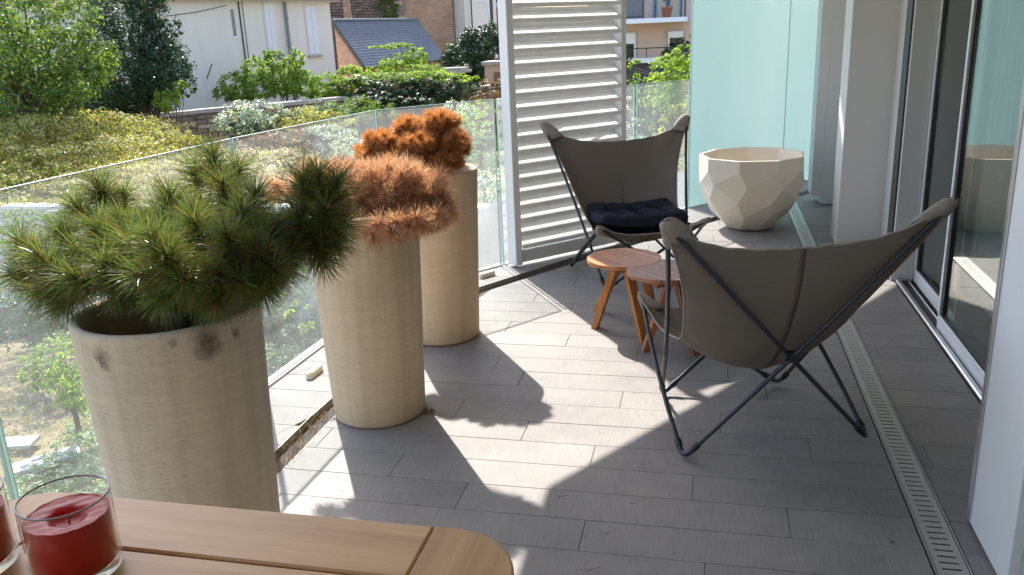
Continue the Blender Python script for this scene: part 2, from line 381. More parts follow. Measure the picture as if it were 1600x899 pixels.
def plank(poly, parent, z=0.0):
    if len(poly) < 3: return
    if area(poly) < 0: poly = poly[::-1]
    if area(poly) < .0015: return
    q = []
    for p in poly:
        if not q or (Vector(p)-Vector(q[-1])).length > .004: q.append(p)
    if (Vector(q[0])-Vector(q[-1])).length < .004: q.pop()
    if len(q) < 3: return
    cx = sum(p[0] for p in q)/len(q); cy_ = sum(p[1] for p in q)/len(q); dz = random.uniform(-.0006,.0006)
    o = MB().prism([(p[0]-cx, p[1]-cy_) for p in q], -.018, 0, .0011).build('tile', M_tile, parent, (cx, cy_, z+dz)); return o
g = .0010
for r in range(0, 64):
    ya, yb = Y_OFF+r*PITCH, Y_OFF+(r+1)*PITCH
    if yb < .9 or ya > 9.6: continue
    st = {0: .06, 1: .80, 2: .38}[r % 3] + random.uniform(-.09,.09)
    for xa0, xb0, ph in ((-2.4, DX0-.006, st), (DX1+.006, 1.229, st+.45)):
        xs = [xa0] + sorted(x for x in [ph + k*1.2 for k in range(-4, 4)] if xa0+.02 < x < xb0-.02) + [xb0]
        for xa, xb in zip(xs[:-1], xs[1:]):
            poly = [(xa+g, ya+g), (xb-g, ya+g), (xb-g, yb-g), (xa+g, yb-g)]
            for a, b in zip(FE[:-1], FE[1:]):
                poly = clip(poly, a, b)
                if len(poly) < 3: break
            plank(poly, floor)
MB().box((-2.2, Y0, -.25), (3, 10.4, -.03)).build('joint_bed', M_joint, floor)
# ledge strip of the same tiles between gutter and glass
ledge = empty('ledge'); tag(ledge, None, None, None, 'structure')
for i in range(len(LE)-1):
    a, b, c, d = LE[i], LE[i+1], OUT[i+1], OUT[i]
    for r in range(0, 66):
        ya, yb = Y_OFF+r*PITCH, Y_OFF+(r+1)*PITCH
        if yb < 1.6 or ya > 10: continue
        poly = [(-3, ya+g), (2.5, ya+g), (2.5, yb-g), (-3, yb-g)]
        poly = clip(poly, d, c); poly = clip(poly, b, a) if len(poly) > 2 else []
        if len(poly) > 2: poly = clip(poly, a, d) if i else poly
        if len(poly) > 2: poly = clip(poly, c, b)
        if len(poly) > 2: plank(poly, ledge)
# slab body under the ledge and the outer fascia
gut = empty('gutter'); tag(gut, None, None, None, 'structure')
mb = MB(); mb2 = MB(); mb3 = MB()
for i in range(len(LE)-1):
    a, b, c, d = LE[i], LE[i+1], OUT[i+1], OUT[i]
    poly = [a, b, c, d]
    if area(poly) < 0: poly = poly[::-1]
    mb.prism(poly, -.30, -.019)
    mb2.obox(LE[i], LE[i+1], .006, -.085, .003, off=-.004)
    mb2.obox(FE[i], FE[i+1], .004, -.085, -.002, off=.003)
    mb3.obox(LE[i], LE[i+1], .11, -.09, -.075, off=-.057)
mb.build('slab_edge', plain('slab_concrete', (.5,.48,.44), .9), ledge)
mb2.build('gutter_wall', M_gutter, gut); mb3.build('gutter_bed', plain('gutter_dirt', (.10,.075,.05), .95, var=.4, scale=20, bump=.5), gut)

# drain channel: grates with real slots
t = empty('drain_channel', (0,0,0), 0, 'slotted stainless steel drain grate set in the grey tiled floor beside the glass doors', 'drain')
GLEN = 1.385
def grate_mesh():
    m = MB(); w_ = DX1-DX0-.012; zt = 0.0
    L = GLEN-.004; p = GLEN/40; sw = .0085; s0 = w_*.20; s1 = w_*.80
    m.box((0,0,-.004), (s0,L,zt)); m.box((s1,0,-.004), (w_,L,zt))
    y = 0
    for k in range(41):
        y1 = k*p + p/2 - sw/2 if k < 40 else L
        m.box((s0, y, -.004), (s1, min(y1,L), zt)); y = k*p + p/2 + sw/2
    for k in range(-1, 40, 1): pass
    m.box((0,0,-.03), (.003,L,-.004)); m.box((w_-.003,0,-.03), (w_,L,-.004))
    return m.mesh('grate', M_steel)
gm = grate_mesh()
for k in range(-2, 5): link('grate', gm, t, (DX0+.006, 3.775+k*GLEN, .0015))
MB().box((DX0, Y0, -.12), (DX1, 9.6, -.06)).build('channel_bed', M_black, t)
MB().box((DX0-.002, Y0, -.05), (DX0+.003, 9.6, .003)).box((DX1-.003, Y0, -.05), (DX1+.002, 9.6, .003)).build('channel_rim', M_alu, t)

# slab above the terrace, and the building the terrace belongs to
ceil = empty('ceiling'); tag(ceil, None, None, None, 'structure')
CE = [(-1.965, Y0), (-1.965, 5.08), (-1.41, 5.93), (-.10, 8.05), (1.5, 10.1)]
m = MB()
m.prism([CE[0], (6, Y0), (6, 10.1)] + CE[:0:-1], 2.72, 2.98)
m.prism([(CE[0][0], Y0-3), (6, Y0-3), (6, Y0-.002), (CE[0][0], Y0-.002)], 2.72, 2.98)
m.build('ceiling_slab', M_ceiling, ceil)
bld = empty('wall_right'); tag(bld, None, None, None, 'structure')
MB().box((1.205, 5.80, 0), (1.345, 5.98, 2.72), .003).build('wall_pier', M_panel, bld)
MB().box((1.194, 5.83, 0), (1.203, 5.98, 2.72)).build('wall_joint', M_black, bld)
MB().box((.985, 6.74, 0), (1.44, 7.08, 2.72), .004).build('wall_pillar', M_panel, bld)
MB().box((1.30, 5.981, 0), (1.9, 6.739, 2.72)).build('wall_infill', M_panel, bld)
MB().box((.958, 8.30, .09), (1.05, 8.6, 2.72), .003).box((1.0505, 8.295, .008), (1.5, 8.6, 2.72), .003).build('wall_box', M_panel, bld)
MB().box((1.24, 7.081, 0), (1.9, 8.294, 2.72)).build('wall_return', M_panel, bld)
# near wall end: white cladding panel beside the lens side of the doors
MB().box((.912, 2.445, .012), (1.5, 2.835, 2.72), .004).build('wall_end', M_white, bld)
MB().box((.905, 2.815, .012), (.911, 2.84, 2.72), .001).build('wall_trim', M_alu, bld)
MB().box((.945, Y0, .012), (1.5, 2.444, 2.72)).build('wall_near', plain('grey_green_panel', (.36,.38,.36), .5), bld)
MB().box((1.215, Y0-3, 2.42), (1.5, 5.80, 2.72)).box((-2.3, Y0-3.2, 0), (6, Y0-3, 2.72)).build('wall_lintel', M_panel, bld)
room = empty('room'); tag(room, None, None, None, 'structure')
MB().box((1.45, 2.45, -.05), (6, 5.97, -.004)).build('room_floor', plain('parquet', (.24,.17,.11), .5), room)
MB().box((5.9, 2.3, 0), (6, 6.2, 2.72)).box((1.5, 2.2, 0), (5.9, 2.44, 2.72)).box((1.91, 5.99, 0), (5.9, 6.2, 2.72)).build('room_wall', plain('room_paint', (.72,.71,.69), .8), room)

# sliding doors (each a thing) and their track
t = empty('door_track', (0,0,0), 0, 'aluminium sill track running along the foot of the sliding doors', 'door track')
MB().box((1.232, 2.84, 0), (1.262, 5.80, .022), .006).build('outer_rail', M_alu, t)
MB().box((1.263, 2.84, -.01), (1.325, 5.80, .003)).box((1.336, 2.84, -.01), (1.45, 5.80, .003)).build('track_channel', M_black, t)
MB().box((1.304, 4.87, .0035), (1.314, 5.79, .02), .003).build('inner_rail', M_alu, t)
def door(x, ya, yb, label, nm='sliding_door'):
    d = empty(nm, (x, ya, .006), 0, label, 'glass door', 'sliding glass doors'); L = yb-ya; H = 2.40
    MB().box((0,0,0), (.042,L,.085), .003).build('bottom_rail', M_alu_white, d)
    MB().box((0,0,H-.07), (.042,L,H), .003).build('top_rail', M_alu_white, d)
    MB().box((-.002,L-.028,.0855), (.042,L,H-.0705), .002).build('stile', M_alu_white, d)
    MB().box((0,0,.0855), (.042,.03,H-.0705), .002).build('stile', M_alu_white, d)
    MB().box((.006,.0305,.0855), (.036,.062,H-.0705)).box((.006,L-.06,.0855), (.036,L-.0285,H-.0705)).box((.006,.0625,.0855), (.036,L-.0605,.097)).build('seal', M_black, d)
    MB().box((.018,.0625,.0975), (.024,L-.0605,H-.0705)).build('pane', M_door, d)
    return d
door(1.272, 2.84, 4.86, 'nearer sliding glass door reflecting the bowl planter and bright floor')
door(1.345, 4.80, 5.795, 'farther narrow sliding glass door next to the white wall panels')
# ---- curtain bands behind the far pane
cm = MB(); pts = []
for i in range(60): pts.append((1.62+.03*math.sin(i*1.1), 4.9+i*.0145))
for i in range(59):
    a, b = pts[i], pts[i+1]; cm.add([(a[0],a[1],.02),(b[0],b[1],.02),(b[0],b[1],2.4),(a[0],a[1],2.4)], [(0,1,2,3)], True)
tag(cm.build('curtain', plain('curtain_cloth', (.8,.8,.78), .9)), 'pale curtain hanging behind the farther glass door', 'curtain')

# ---------------------------------------------------------------- glass balustrade panels (each a thing)
def gpanel(p, q, h0, h1, label, z0=-.01):
    p = Vector(p); q = Vector(q); d = (q-p); L = d.length; a = math.atan2(d.y, d.x)
    t = empty('glass_panel', (p.x, p.y, 0), a, label, 'glass panel', 'glass balustrade panels')
    e = .008
    MB().add([(e,0,z0),(L-e,0,z0),(L-e,0,h1-.003),(e,0,h0-.003)], [(0,1,2,3)]).build('pane', M_rail, t)
    m = MB(); w_ = .007
    m.add([(e,-w_,h0-.004),(L-e,-w_,h1-.004),(L-e,w_,h1-.004),(e,w_,h0-.004),(e,-w_,h0),(L-e,-w_,h1),(L-e,w_,h1),(e,w_,h0)], [(0,3,2,1),(4,5,6,7),(0,1,5,4),(2,3,7,6),(1,2,6,5),(3,0,4,7)])
    MB().box((e-.002,-w_,z0), (e+.003,w_,h0-.0045)).build('glass_edge', M_edge, t); MB().box((L-e-.003,-w_,z0), (L-e+.002,w_,h1-.0045)).build('glass_edge', M_edge, t)
    m.build('glass_edge', M_edge, t); 
    MB().box((0,-.016,-.012), (L,-.009,.012)).build('clamp_rail', M_alu_white, t); MB().box((0,.009,-.012), (L,.016,.012)).build('clamp_rail', M_alu_white, t)
    return t
gpanel(GL[0], GL[1], 1.28, 1.28, 'glass balustrade panel nearest the teak table')
gpanel(GL[1], GL[2], 1.28, 1.27, 'glass balustrade panel behind the green pine')
gpanel(GL[2], GL[3], 1.27, 1.245, 'glass balustrade panel behind the nearer brown dead pine')
gpanel(GL[3], (-1.50, 5.985), 1.245, 1.235, 'glass balustrade panel between the far brown pine and the white louvre screen')
gpanel((-1.49, 6.0), (-.62, 7.41), 1.235, 1.215, 'glass balustrade panel standing behind the white louvre screen')
gpanel((-.61, 7.425), (-.175, 8.14), 1.215, 1.20, 'short glass balustrade panel between the louvre screen and the frosted glass')
# small cream blocks on the ledge
for (x, y, a, lb) in ((-2.0, 3.80, 1.52, 'cream plastic wedge lying on the ledge between the first and second planters'), (-1.535, 5.68, .95, 'cream plastic wedge on the ledge between the far planter and the louvre screen')):
    m = MB(); n = 10; pr_ = []
    for k in range(n+1): aa = -PI/2+PI*k/n; pr_.append((.05+.02*math.cos(aa), .02*math.sin(aa)))
    for k in range(n+1): aa = PI/2+PI*k/n; pr_.append((-.05+.02*math.cos(aa), .02*math.sin(aa)))
    m.prism(pr_, 0, .034, .006); o = m.build('plastic_wedge', M_cream, None, (x, y, .001), a); tag(o, lb, 'wedge', 'cream wedges on the ledge')

# ---------------------------------------------------------------- louvre screen
p0 = Vector((-1.405, 5.94)); p1 = Vector((-.66, 6.72)); d = p1-p0; L = d.length; ang = math.atan2(d.y, d.x)
t = empty('louvre_screen', (p0.x, p0.y, 0), ang, 'tall white louvre screen standing on the ledge behind the far lounge chair', 'louvre screen')
M_slat = plain('louvre_paint', (.86,.86,.85), .5, var=.06, scale=14)
MB().box((0,-.054,.02), (.058,.054,2.68), .004).build('stile', M_white, t)
MB().box((L-.05,-.054,.02), (L,.054,2.68), .004).build('stile', M_white, t)
MB().box((.0625,-.03,.03), (L-.0505,.03,.125), .004).build('bottom_rail', M_white, t)
sm = MB(); LW = L-.114; th = .018; dp = .112
sm.box((0,.046,-.0185),(LW,.051,.056)); sm.box((0,-.055,-.003),(LW,.055,.003),0,Matrix.Rotation(math.radians(25),4,'X')); sm.box((0,-.0525,-.046),(LW,-.0475,-.0215))
sme = sm.mesh('louvre_blade', M_slat)
zz = .185
while zz < 2.64: link('louvre_blade', sme, t, (.0632, 0, zz)); zz += .1005
hm = MB().tube([(0,0,-.008),(0,0,.008)], .006).mesh('foot_pin', M_alu)
link('foot_pin', hm, t, (.03, -.02, .01)); link('foot_pin', hm, t, (L-.03, -.02, .01))

# ---------------------------------------------------------------- frosted privacy panels
def fpanel(p, q, label):
    p = Vector(p); q = Vector(q); d = q-p; a = math.atan2(d.y, d.x)
    t = empty('frosted_panel', (p.x,p.y,0), a, label, 'privacy panel', 'frosted glass privacy panels'); L = d.length
    MB().box((0,-.007,.0), (L,.007,2.70)).build('pane', M_frost, t)
    MB().box((-.004,-.0072,.0), (-.0005,.0072,2.70)).build('glass_edge', M_edge, t); MB().box((L+.0005,-.0072,0), (L+.004,.0072,2.70)).build('glass_edge', M_edge, t)
FD = (Vector(GL[6])-Vector(GL[5])).normalized(); F0 = Vector(GL[5])
fpanel(F0, F0+FD*1.50, 'large tall frosted pale green glass panel behind the bowl planter')
fpanel(F0+FD*1.515, F0+FD*2.55, 'narrow strip of frosted glass next to the white wall box')

# ---------------------------------------------------------------- planters
def cylinder_pot(loc, label, mat, r1=.252, r0=.213, h=1.0, soil=.9):
    t = empty('cylinder_planter', (*loc, 0), random.random()*0, label, 'planter', 'tall round cement planters')
    prof = [(0,.001),(r0-.012,.001),(r0-.002,.008)]
    N = 26
    for i in range(N+1):
        z = .014+(h-.03)*i/N; prof.append((r0+(r1-r0)*(z/h), z))
    prof += [(r1,h-.008),(r1-.006,h),(r1-.020,h),(r1-.026,h-.007),(r1-.03,h-.05),(r1-.05,.35),(0,.35)]
    o = MB().lathe(prof, 80).build('pot_body', mat, t)
    m = MB(); n = 14; V = []; F = []
    for i in range(n+1):
        for k in range(32):
            rr = (r1-.031)*i/n; V.append((rr*math.cos(2*PI*k/32), rr*math.sin(2*PI*k/32), soil+random.uniform(-.012,.012)+.03*(1-i/n)))
    for i in range(n):
        for k in range(32): F.append((i*32+k, (i+1)*32+k, (i+1)*32+(k+1)%32, i*32+(k+1)%32))
    m.add(V, F, True).build('soil', M_soil, t)
    # dark shadow-gap foot
    return t
P1, P2, P3 = (-1.465, 1.975), (-1.485, 3.43), (-1.495, 4.475)
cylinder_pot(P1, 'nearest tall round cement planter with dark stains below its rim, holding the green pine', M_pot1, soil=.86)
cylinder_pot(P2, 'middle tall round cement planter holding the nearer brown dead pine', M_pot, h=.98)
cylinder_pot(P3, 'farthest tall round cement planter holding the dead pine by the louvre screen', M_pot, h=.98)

# faceted bowl planter
def bowl():
    t = empty('bowl_planter', (.365, 7.36, 0), .12, 'large faceted cement bowl planter, empty, in front of the frosted glass', 'planter')
    rings = [(.15,.0,0),(.20,.012,0),(.325,.14,.30),(.395,.27,.12),(.428,.40,.42),(.440,.52,.2),(.437,.625,.2)]
    n = 9; rr = random.Random(12); V = []; F = []
    for i, (r, z, ph) in enumerate(rings):
        for k in range(n):
            a = 2*PI*(k+ph)/n; j = 0 if i in (0,1,6) else rr.uniform(-.003,.006); zz = z if i in (0,1,6) else z+rr.uniform(-.018,.018)
            V.append(((r+j)*math.cos(a), (r+j)*math.sin(a), zz))
    m = len(rings)
    for i in range(m-1):
        pa, pb = rings[i][2], rings[i+1][2]
        for k in range(n):
            k2 = (k+1) % n; A,B,D,E_ = i*n+k, i*n+k2, (i+1)*n+k, (i+1)*n+k2
            if pa == pb: F += [(A,B,E_,D)] if i == 0 else ([(A,B,E_),(A,E_,D)] if rr.random() < .5 else [(A,B,D),(B,E_,D)])
            elif pa < pb: F += [(A,B,D),(B,E_,D)]
            else: F += [(A,B,E_),(A,E_,D)]
    F.append(tuple(range(n))[::-1])
    b = len(V)
    inner = [(.415,.625),(.405,.60),(.37,.35),(.25,.12),(.0001,.10)]
    for r, z in inner:
        for k in range(n): a = 2*PI*(k+.2)/n; V.append((r*math.cos(a), r*math.sin(a), z))
    for k in range(n):
        k2 = (k+1) % n; F.append(((m-1)*n+k, (m-1)*n+k2, b+k2, b+k))
        for i in range(len(inner)-1): F.append((b+i*n+k, b+i*n+k2, b+(i+1)*n+k2, b+(i+1)*n+k))
    me = MB().add(V, F).mesh('bowl', M_bowl)
    bm = bmesh.new(); bm.from_mesh(me); bmesh.ops.recalc_face_normals(bm, faces=bm.faces[:])
    bmesh.ops.bevel(bm, geom=bm.edges[:], offset=.0025, segments=1, affect='EDGES'); bm.to_mesh(me); bm.free()
    link('bowl', me, t)
bowl()

# ---------------------------------------------------------------- pines
def needles(tufts, length, count, width, droop=.15, spread=1.0, jitter=.25, seed=1):
    """tufts: list of (tip, direction, stem length, scale). Each needle is a thin bent 3-sided blade."""
    R_ = np.random.default_rng(seed); Vs = []; 
    for tip, dr, sl_, s_ in tufts:
        dr = np.array(dr, float); dr /= np.linalg.norm(dr); tip = np.array(tip, float)
        u = np.cross(dr, [0,0,1]);
        if np.linalg.norm(u) < .1: u = np.cross(dr, [1,0,0])
        u /= np.linalg.norm(u); v = np.cross(dr, u)
        n = int(count*s_); k = R_.random(n)
        base = tip[None]-dr[None]*(sl_*k**.8)[:,None]
        ph = R_.random(n)*2*PI; el = np.clip(R_.normal(.62+.8*k, .25), .08, 2.2)*spread
        d1 = dr[None]*np.cos(el)[:,None]+(u[None]*np.cos(ph)[:,None]+v[None]*np.sin(ph)[:,None])*np.sin(el)[:,None]
        Ln = length*s_**.3*R_.uniform(.65,1.1,n); 
        d2 = d1+np.array([0,0,-1.])*droop*R_.uniform(.3,1.5,n)[:,None]+R_.normal(0,jitter*.35,(n,3)); d2 /= np.linalg.norm(d2,axis=1)[:,None]
        mid = base+d1*(Ln*.5)[:,None]; end = mid+d2*(Ln*.5)[:,None]
        sd_ = np.cross(d1, R_.normal(0,1,(n,3))); sd_ /= np.linalg.norm(sd_,axis=1)[:,None]
        w_ = width*.5
        Vs.append(np.stack([base-sd_*w_, base+sd_*w_, mid+sd_*w_, mid-sd_*w_, end+sd_*w_*.35, end-sd_*w_*.35], 1).reshape(-1,3))
    V = np.concatenate(Vs); n = len(V)//6; b = (np.arange(n)*6)[:,None]
    F = np.concatenate([b+np.array([[0,1,2,3]]), b+np.array([[3,2,4,5]])], 0)
    return V, F
def pine_mat(name, cols, trans, gloss=.5, rough=.35, tint=(1.15,.95,.85)):
    return leaf_mat(name, cols, trans, rough, gloss, tint)
M_needle = pine_mat('green_needles', [(.055,.095,.032),(.12,.165,.048),(.085,.13,.045),(.25,.28,.085),(.05,.085,.035),(.24,.14,.06),(.16,.20,.06)], .40, .5, .35, (1.25,1.4,.75))
M_needle_dead = pine_mat('dead_needles_pink', [(.44,.215,.10),(.58,.31,.16),(.64,.39,.23),(.48,.235,.11),(.84,.72,.60),(.19,.095,.05)], .45, .6, .35, (1.2,1.05,.8))
M_needle_dead2 = pine_mat('dead_needles_orange', [(.42,.18,.07),(.60,.30,.12),(.66,.37,.17),(.48,.22,.085),(.22,.095,.045)], .45, .5, .35, (1.25,1.1,.75))
M_bark = plain('pine_bark', (.10,.055,.032), .9, var=.4, scale=40, bump=.6)
M_bud = plain('pine_bud', (.30,.13,.07), .7, var=.3, scale=80)
def pine(name, base, centre, shells, label, mat, length, count, width, seed, extra=(), droop=.15, under=.0, bud=False, brown=None):
    """base: pot centre (z of soil); centre: crown centre the branches radiate from; shells: (cx,cy,cz,rx,ry,rz,n) lobes"""
    rr = random.Random(seed); t = empty('potted_pine', base, 0, label, 'pine')
    B = Vector(base); tufts = []; br = MB(); buds = MB()
    tips = []
    for (cx,cy_,cz,rx,ry,rz,n) in shells:
        for i in range(n):
            z = 1-2*(i+.5)/n if under else 1-1.35*(i+.5)/n; a = i*2.39996+seed; s = math.sqrt(max(0, 1-z*z)); q = rr.uniform(.72,1.0)
            dv = Vector((s*math.cos(a), s*math.sin(a), z)); p = Vector((cx+dv.x*rx*q, cy_+dv.y*ry*q, cz+dv.z*rz*q)); 
            dr = Vector((dv.x, dv.y, dv.z+.55)).normalized(); tips.append((p, dr, 1.0))
    for e in extra: tips.append((Vector(e[0]), Vector(e[1]).normalized(), e[2]))
    hub = Vector(centre)
    for p, dr, s_ in tips:
        ln = length*.9*s_; tufts.append((tuple(p-B), tuple(dr), ln, s_))
        q = p-dr*ln; m_ = hub.lerp(q, .55)+Vector((0,0,-.02))
        br.tube([hub-B, m_-B, q-B, p-B-dr*.01], [.009,.006,.0045,.003], 5)
        if bud and rr.random() < .6: MB().tube([p-B-dr*.012, p-B+dr*.004, p-B+dr*.016], [.0045,.006,.001], 6).build('bud', M_bud, t)
    br.tube([(0,0,-.05), (hub-B)*.5+Vector((.02,0,0)), hub-B], [.028,.022,.014], 8)
    V, F = needles(tufts, length, count, width, droop, seed=seed); me = poly_mesh('needles', V, F, mat); o = link('needles', me, t); o['kind'] = 'stuff'
    br.build('branches', M_bark, t)
    if brown:
        tb = [((np.array(a)-np.array(b_)*sl2*.55), b_, sl2*.7, s2) for a, b_, sl2, s2 in tufts]
        V, F = needles(tb, length*.8, count*.30, width, droop*2.5, 1.25, seed=seed+50); o = link('dead_needles', poly_mesh('dead_needles', V, F, brown), t); o['kind'] = 'stuff'
    return t
ex = []
for p, dr, s_ in (
  ((-1.46, 2.30, 1.38),(0,.2,1),1.0),((-1.54, 2.30, 1.34),(-.5,.2,1),.9),((-1.38, 2.30, 1.34),(.5,.2,1),.9),((-1.35, 2.15, 1.32),(.1,-.3,1),1.0),
  ((-1.76, 2.15, 1.32),(-.25,0,1),1.0),((-1.81, 2.10, 1.27),(-.6,0,1),.9),((-1.72, 2.20, 1.28),(.3,0,1),.9),((-1.49, 2.10, 1.30),(.1,-.2,1),1.1),((-1.50, 2.00, 1.24),(-.2,-.3,1),1.0),
  ((-1.89, 1.95, 1.19),(-.8,-.1,.8),1.0),((-1.74, 1.85, 1.18),(-.6,-.3,.8),1.0),((-1.88, 1.90, 1.11),(-1,-.1,.15),1.0),((-1.79, 2.00, 1.21),(-.4,0,1),1.0),((-1.77, 1.85, 1.07),(-.8,-.3,-.2),1.0),
  ((-1.61, 1.80, 1.14),(-.4,-.6,.5),1.0),((-1.50, 1.80, 1.17),(-.1,-.6,.5),1.0),((-1.62, 1.95, 1.24),(-.1,-.3,1),1.0),((-1.45, 1.85, 1.22),(0,-.4,1),1.0),
  ((-1.29, 1.72, 1.27),(.05,-.5,1),1.15),((-1.24, 1.70, 1.23),(.2,-.6,.8),1.0),((-1.34, 1.72, 1.17),(-.2,-.8,.3),1.0),((-1.21, 1.70, 1.16),(.2,-.8,.2),1.0),((-1.29, 1.72, 1.11),(0,-.9,-.2),.9),
  ((-1.22, 2.10, 1.30),(.3,-.1,1),1.0),((-1.18, 1.95, 1.28),(.2,-.3,1),1.1),((-1.14, 1.80, 1.26),(.1,-.5,1),1.1),((-1.09, 1.85, 1.21),(.3,-.5,.8),1.1),((-1.09, 1.95, 1.25),(.4,-.2,1),1.0),((-1.16, 1.75, 1.17),(.1,-.8,.4),1.0),
  ((-1.11, 1.78, 1.14),(.3,-.7,.1),1.0),((-1.05, 1.85, 1.15),(.6,-.4,.2),1.0),((-1.05, 1.95, 1.18),(.7,-.2,.5),1.0),
  ((-1.05, 2.05, 1.35),(-.1,0,1),1.0),((-1.00, 2.05, 1.36),(0,-.1,1),1.0),((-0.95, 2.05, 1.34),(.3,0,1),1.0),((-0.96, 2.00, 1.28),(.4,-.2,.8),1.0),((-0.94, 2.05, 1.23),(.7,0,.4),1.0),((-0.95, 2.00, 1.18),(.7,-.1,-.1),1.0),((-0.98, 1.98, 1.14),(.5,-.3,-.5),.9),
  ((-1.17, 1.76, 1.08),(.1,-.7,-.6),.8),((-1.71, 1.85, 1.03),(-.5,-.4,-.5),.9),((-1.29, 1.90, 1.27),(0,-.3,1),1.0),((-1.04, 2.00, 1.27),(.3,-.2,1),1.0),((-1.48, 1.80, 1.09),(-.2,-.7,-.2),.9),((-1.09, 1.85, 1.09),(.3,-.5,-.5),.8)):
    ex.append((p, dr, s_))
g1 = (-1.41, 2.00, 1.09)
pine('potted_pine', (P1[0], P1[1], .86), g1, [(*(-1.43, 2.05, 1.14), .36,.25,.15, 44)],
     'living green pine with long needles in the nearest cement planter', M_needle, .088, 420, .0017, 3, ex, .16, 1, bud=True, brown=leaf_mat('brown_needles', [(.16,.075,.03),(.24,.12,.05),(.10,.05,.025),(.30,.16,.08)], .3))
# twiggy orange side shoot of the second pine is part of that pine's crown
d2 = [(*(-1.36, 3.45, 1.05), .27,.17,.125, 70), (*(-1.63, 3.48, 1.07), .20,.14,.10, 40), (*(-1.44, 3.38, 0.94), .24,.12,.10, 40), (*(-1.17, 3.42, 0.98), .12,.10,.09, 16)]
pine('potted_pine', (P2[0], P2[1], .89), (-1.42, 3.40, 0.93), d2, 'nearer dead pine with pinkish brown needles in the middle cement planter', M_needle_dead, .074, 420, .0016, 5,
     [((-1.88, 3.42, 1.09),(-.5,0,1),.9),((-1.91, 3.40, 1.03),(-.9,0,.2),.8),((-1.10, 3.40, 1.05),(.9,-.1,.2),.9),((-1.07, 3.38, 0.98),(.9,-.2,-.1),.9),((-1.59, 3.32, 0.85),(-.1,-.5,-.6),.8),((-1.28, 3.30, 0.89),(.1,-.6,-.5),.8),((-1.12, 3.34, 0.93),(.7,-.4,-.4),.8),((-1.46, 3.30, 0.84),(0,-.6,-.6),.8)]+[((-1.62,3.3,0.96),(-0.4,-0.7,0.1),0.9),((-1.5,3.22,0.94),(-0.2,-0.7,-0.1),0.9),((-1.41,3.2,0.95),(0,-0.7,0),0.9),((-1.31,3.18,0.96),(0.1,-0.7,0),0.9),((-1.23,3.18,0.97),(0.2,-0.7,0),0.9),((-1.15,3.2,0.98),(0.4,-0.7,0.1),0.9),((-1.46,3.2,0.89),(-0.1,-0.7,-0.7),0.9),((-1.34,3.17,0.9),(0,-0.7,-0.6),0.9),((-1.25,3.16,0.92),(0.1,-0.7,-0.6),0.9),((-1.18,3.18,0.94),(0.3,-0.7,-0.5),0.9),((-1.55,3.24,0.85),(-0.2,-0.7,-0.8),0.9),((-1.12,3.22,0.95),(0.6,-0.7,-0.4),0.9),((-1.62,3.28,0.89),(-0.5,-0.7,-0.5),0.9),((-1.73,3.4,0.99),(-0.6,-0.7,0.2),0.9),((-1.81,3.42,1.05),(-0.7,-0.7,0.3),0.9),((-1.76,3.38,0.94),(-0.6,-0.7,-0.3),0.9),((-1.06,3.26,0.97),(0.8,-0.7,-0.3),0.9)], .12, 1)
d3 = [(*(-1.43, 4.50, 1.24), .10,.11,.055, 26), (*(-1.62, 4.50, 1.21), .09,.11,.055, 22), (*(-1.75, 4.45, 1.15), .13,.12,.05, 26), (*(-1.53, 4.40, 1.14), .13,.12,.05, 26), (*(-1.34, 4.45, 1.13), .07,.10,.06, 18), (*(-1.41, 4.38, 1.04), .13,.10,.035, 28), (*(-1.65, 4.35, 1.05), .13,.10,.045, 24), (*(-1.82, 4.40, 1.08), .08,.1,.045, 14)]
pine('potted_pine', (P3[0], P3[1], .89), (-1.47, 4.45, 0.99), d3, 'far dead pine with bright orange brown needles in the farthest cement planter', M_needle_dead2, .047, 420, .0017, 9,
     [((-1.83,4.4,1.17),(-0.5,-0.6,0.8),0.9),((-1.34,4.28,1.0),(0.5,-0.6,-0.2),0.9),((-1.4,4.25,0.99),(0.2,-0.6,-0.3),0.9),((-1.49,4.24,1.0),(0,-0.6,-0.3),0.9),((-1.59,4.26,1.0),(-0.2,-0.6,-0.3),0.9),((-1.69,4.3,1.02),(-0.4,-0.6,-0.2),0.9),((-1.29,4.35,1.03),(0.7,-0.6,0),0.9),((-1.28,4.45,1.08),(0.8,-0.6,0.1),0.9),((-1.89,4.4,1.11),(-0.7,-0.6,0.2),0.9),((-1.75,4.33,1.05),(-0.4,-0.6,0),0.9)], .05, 1)

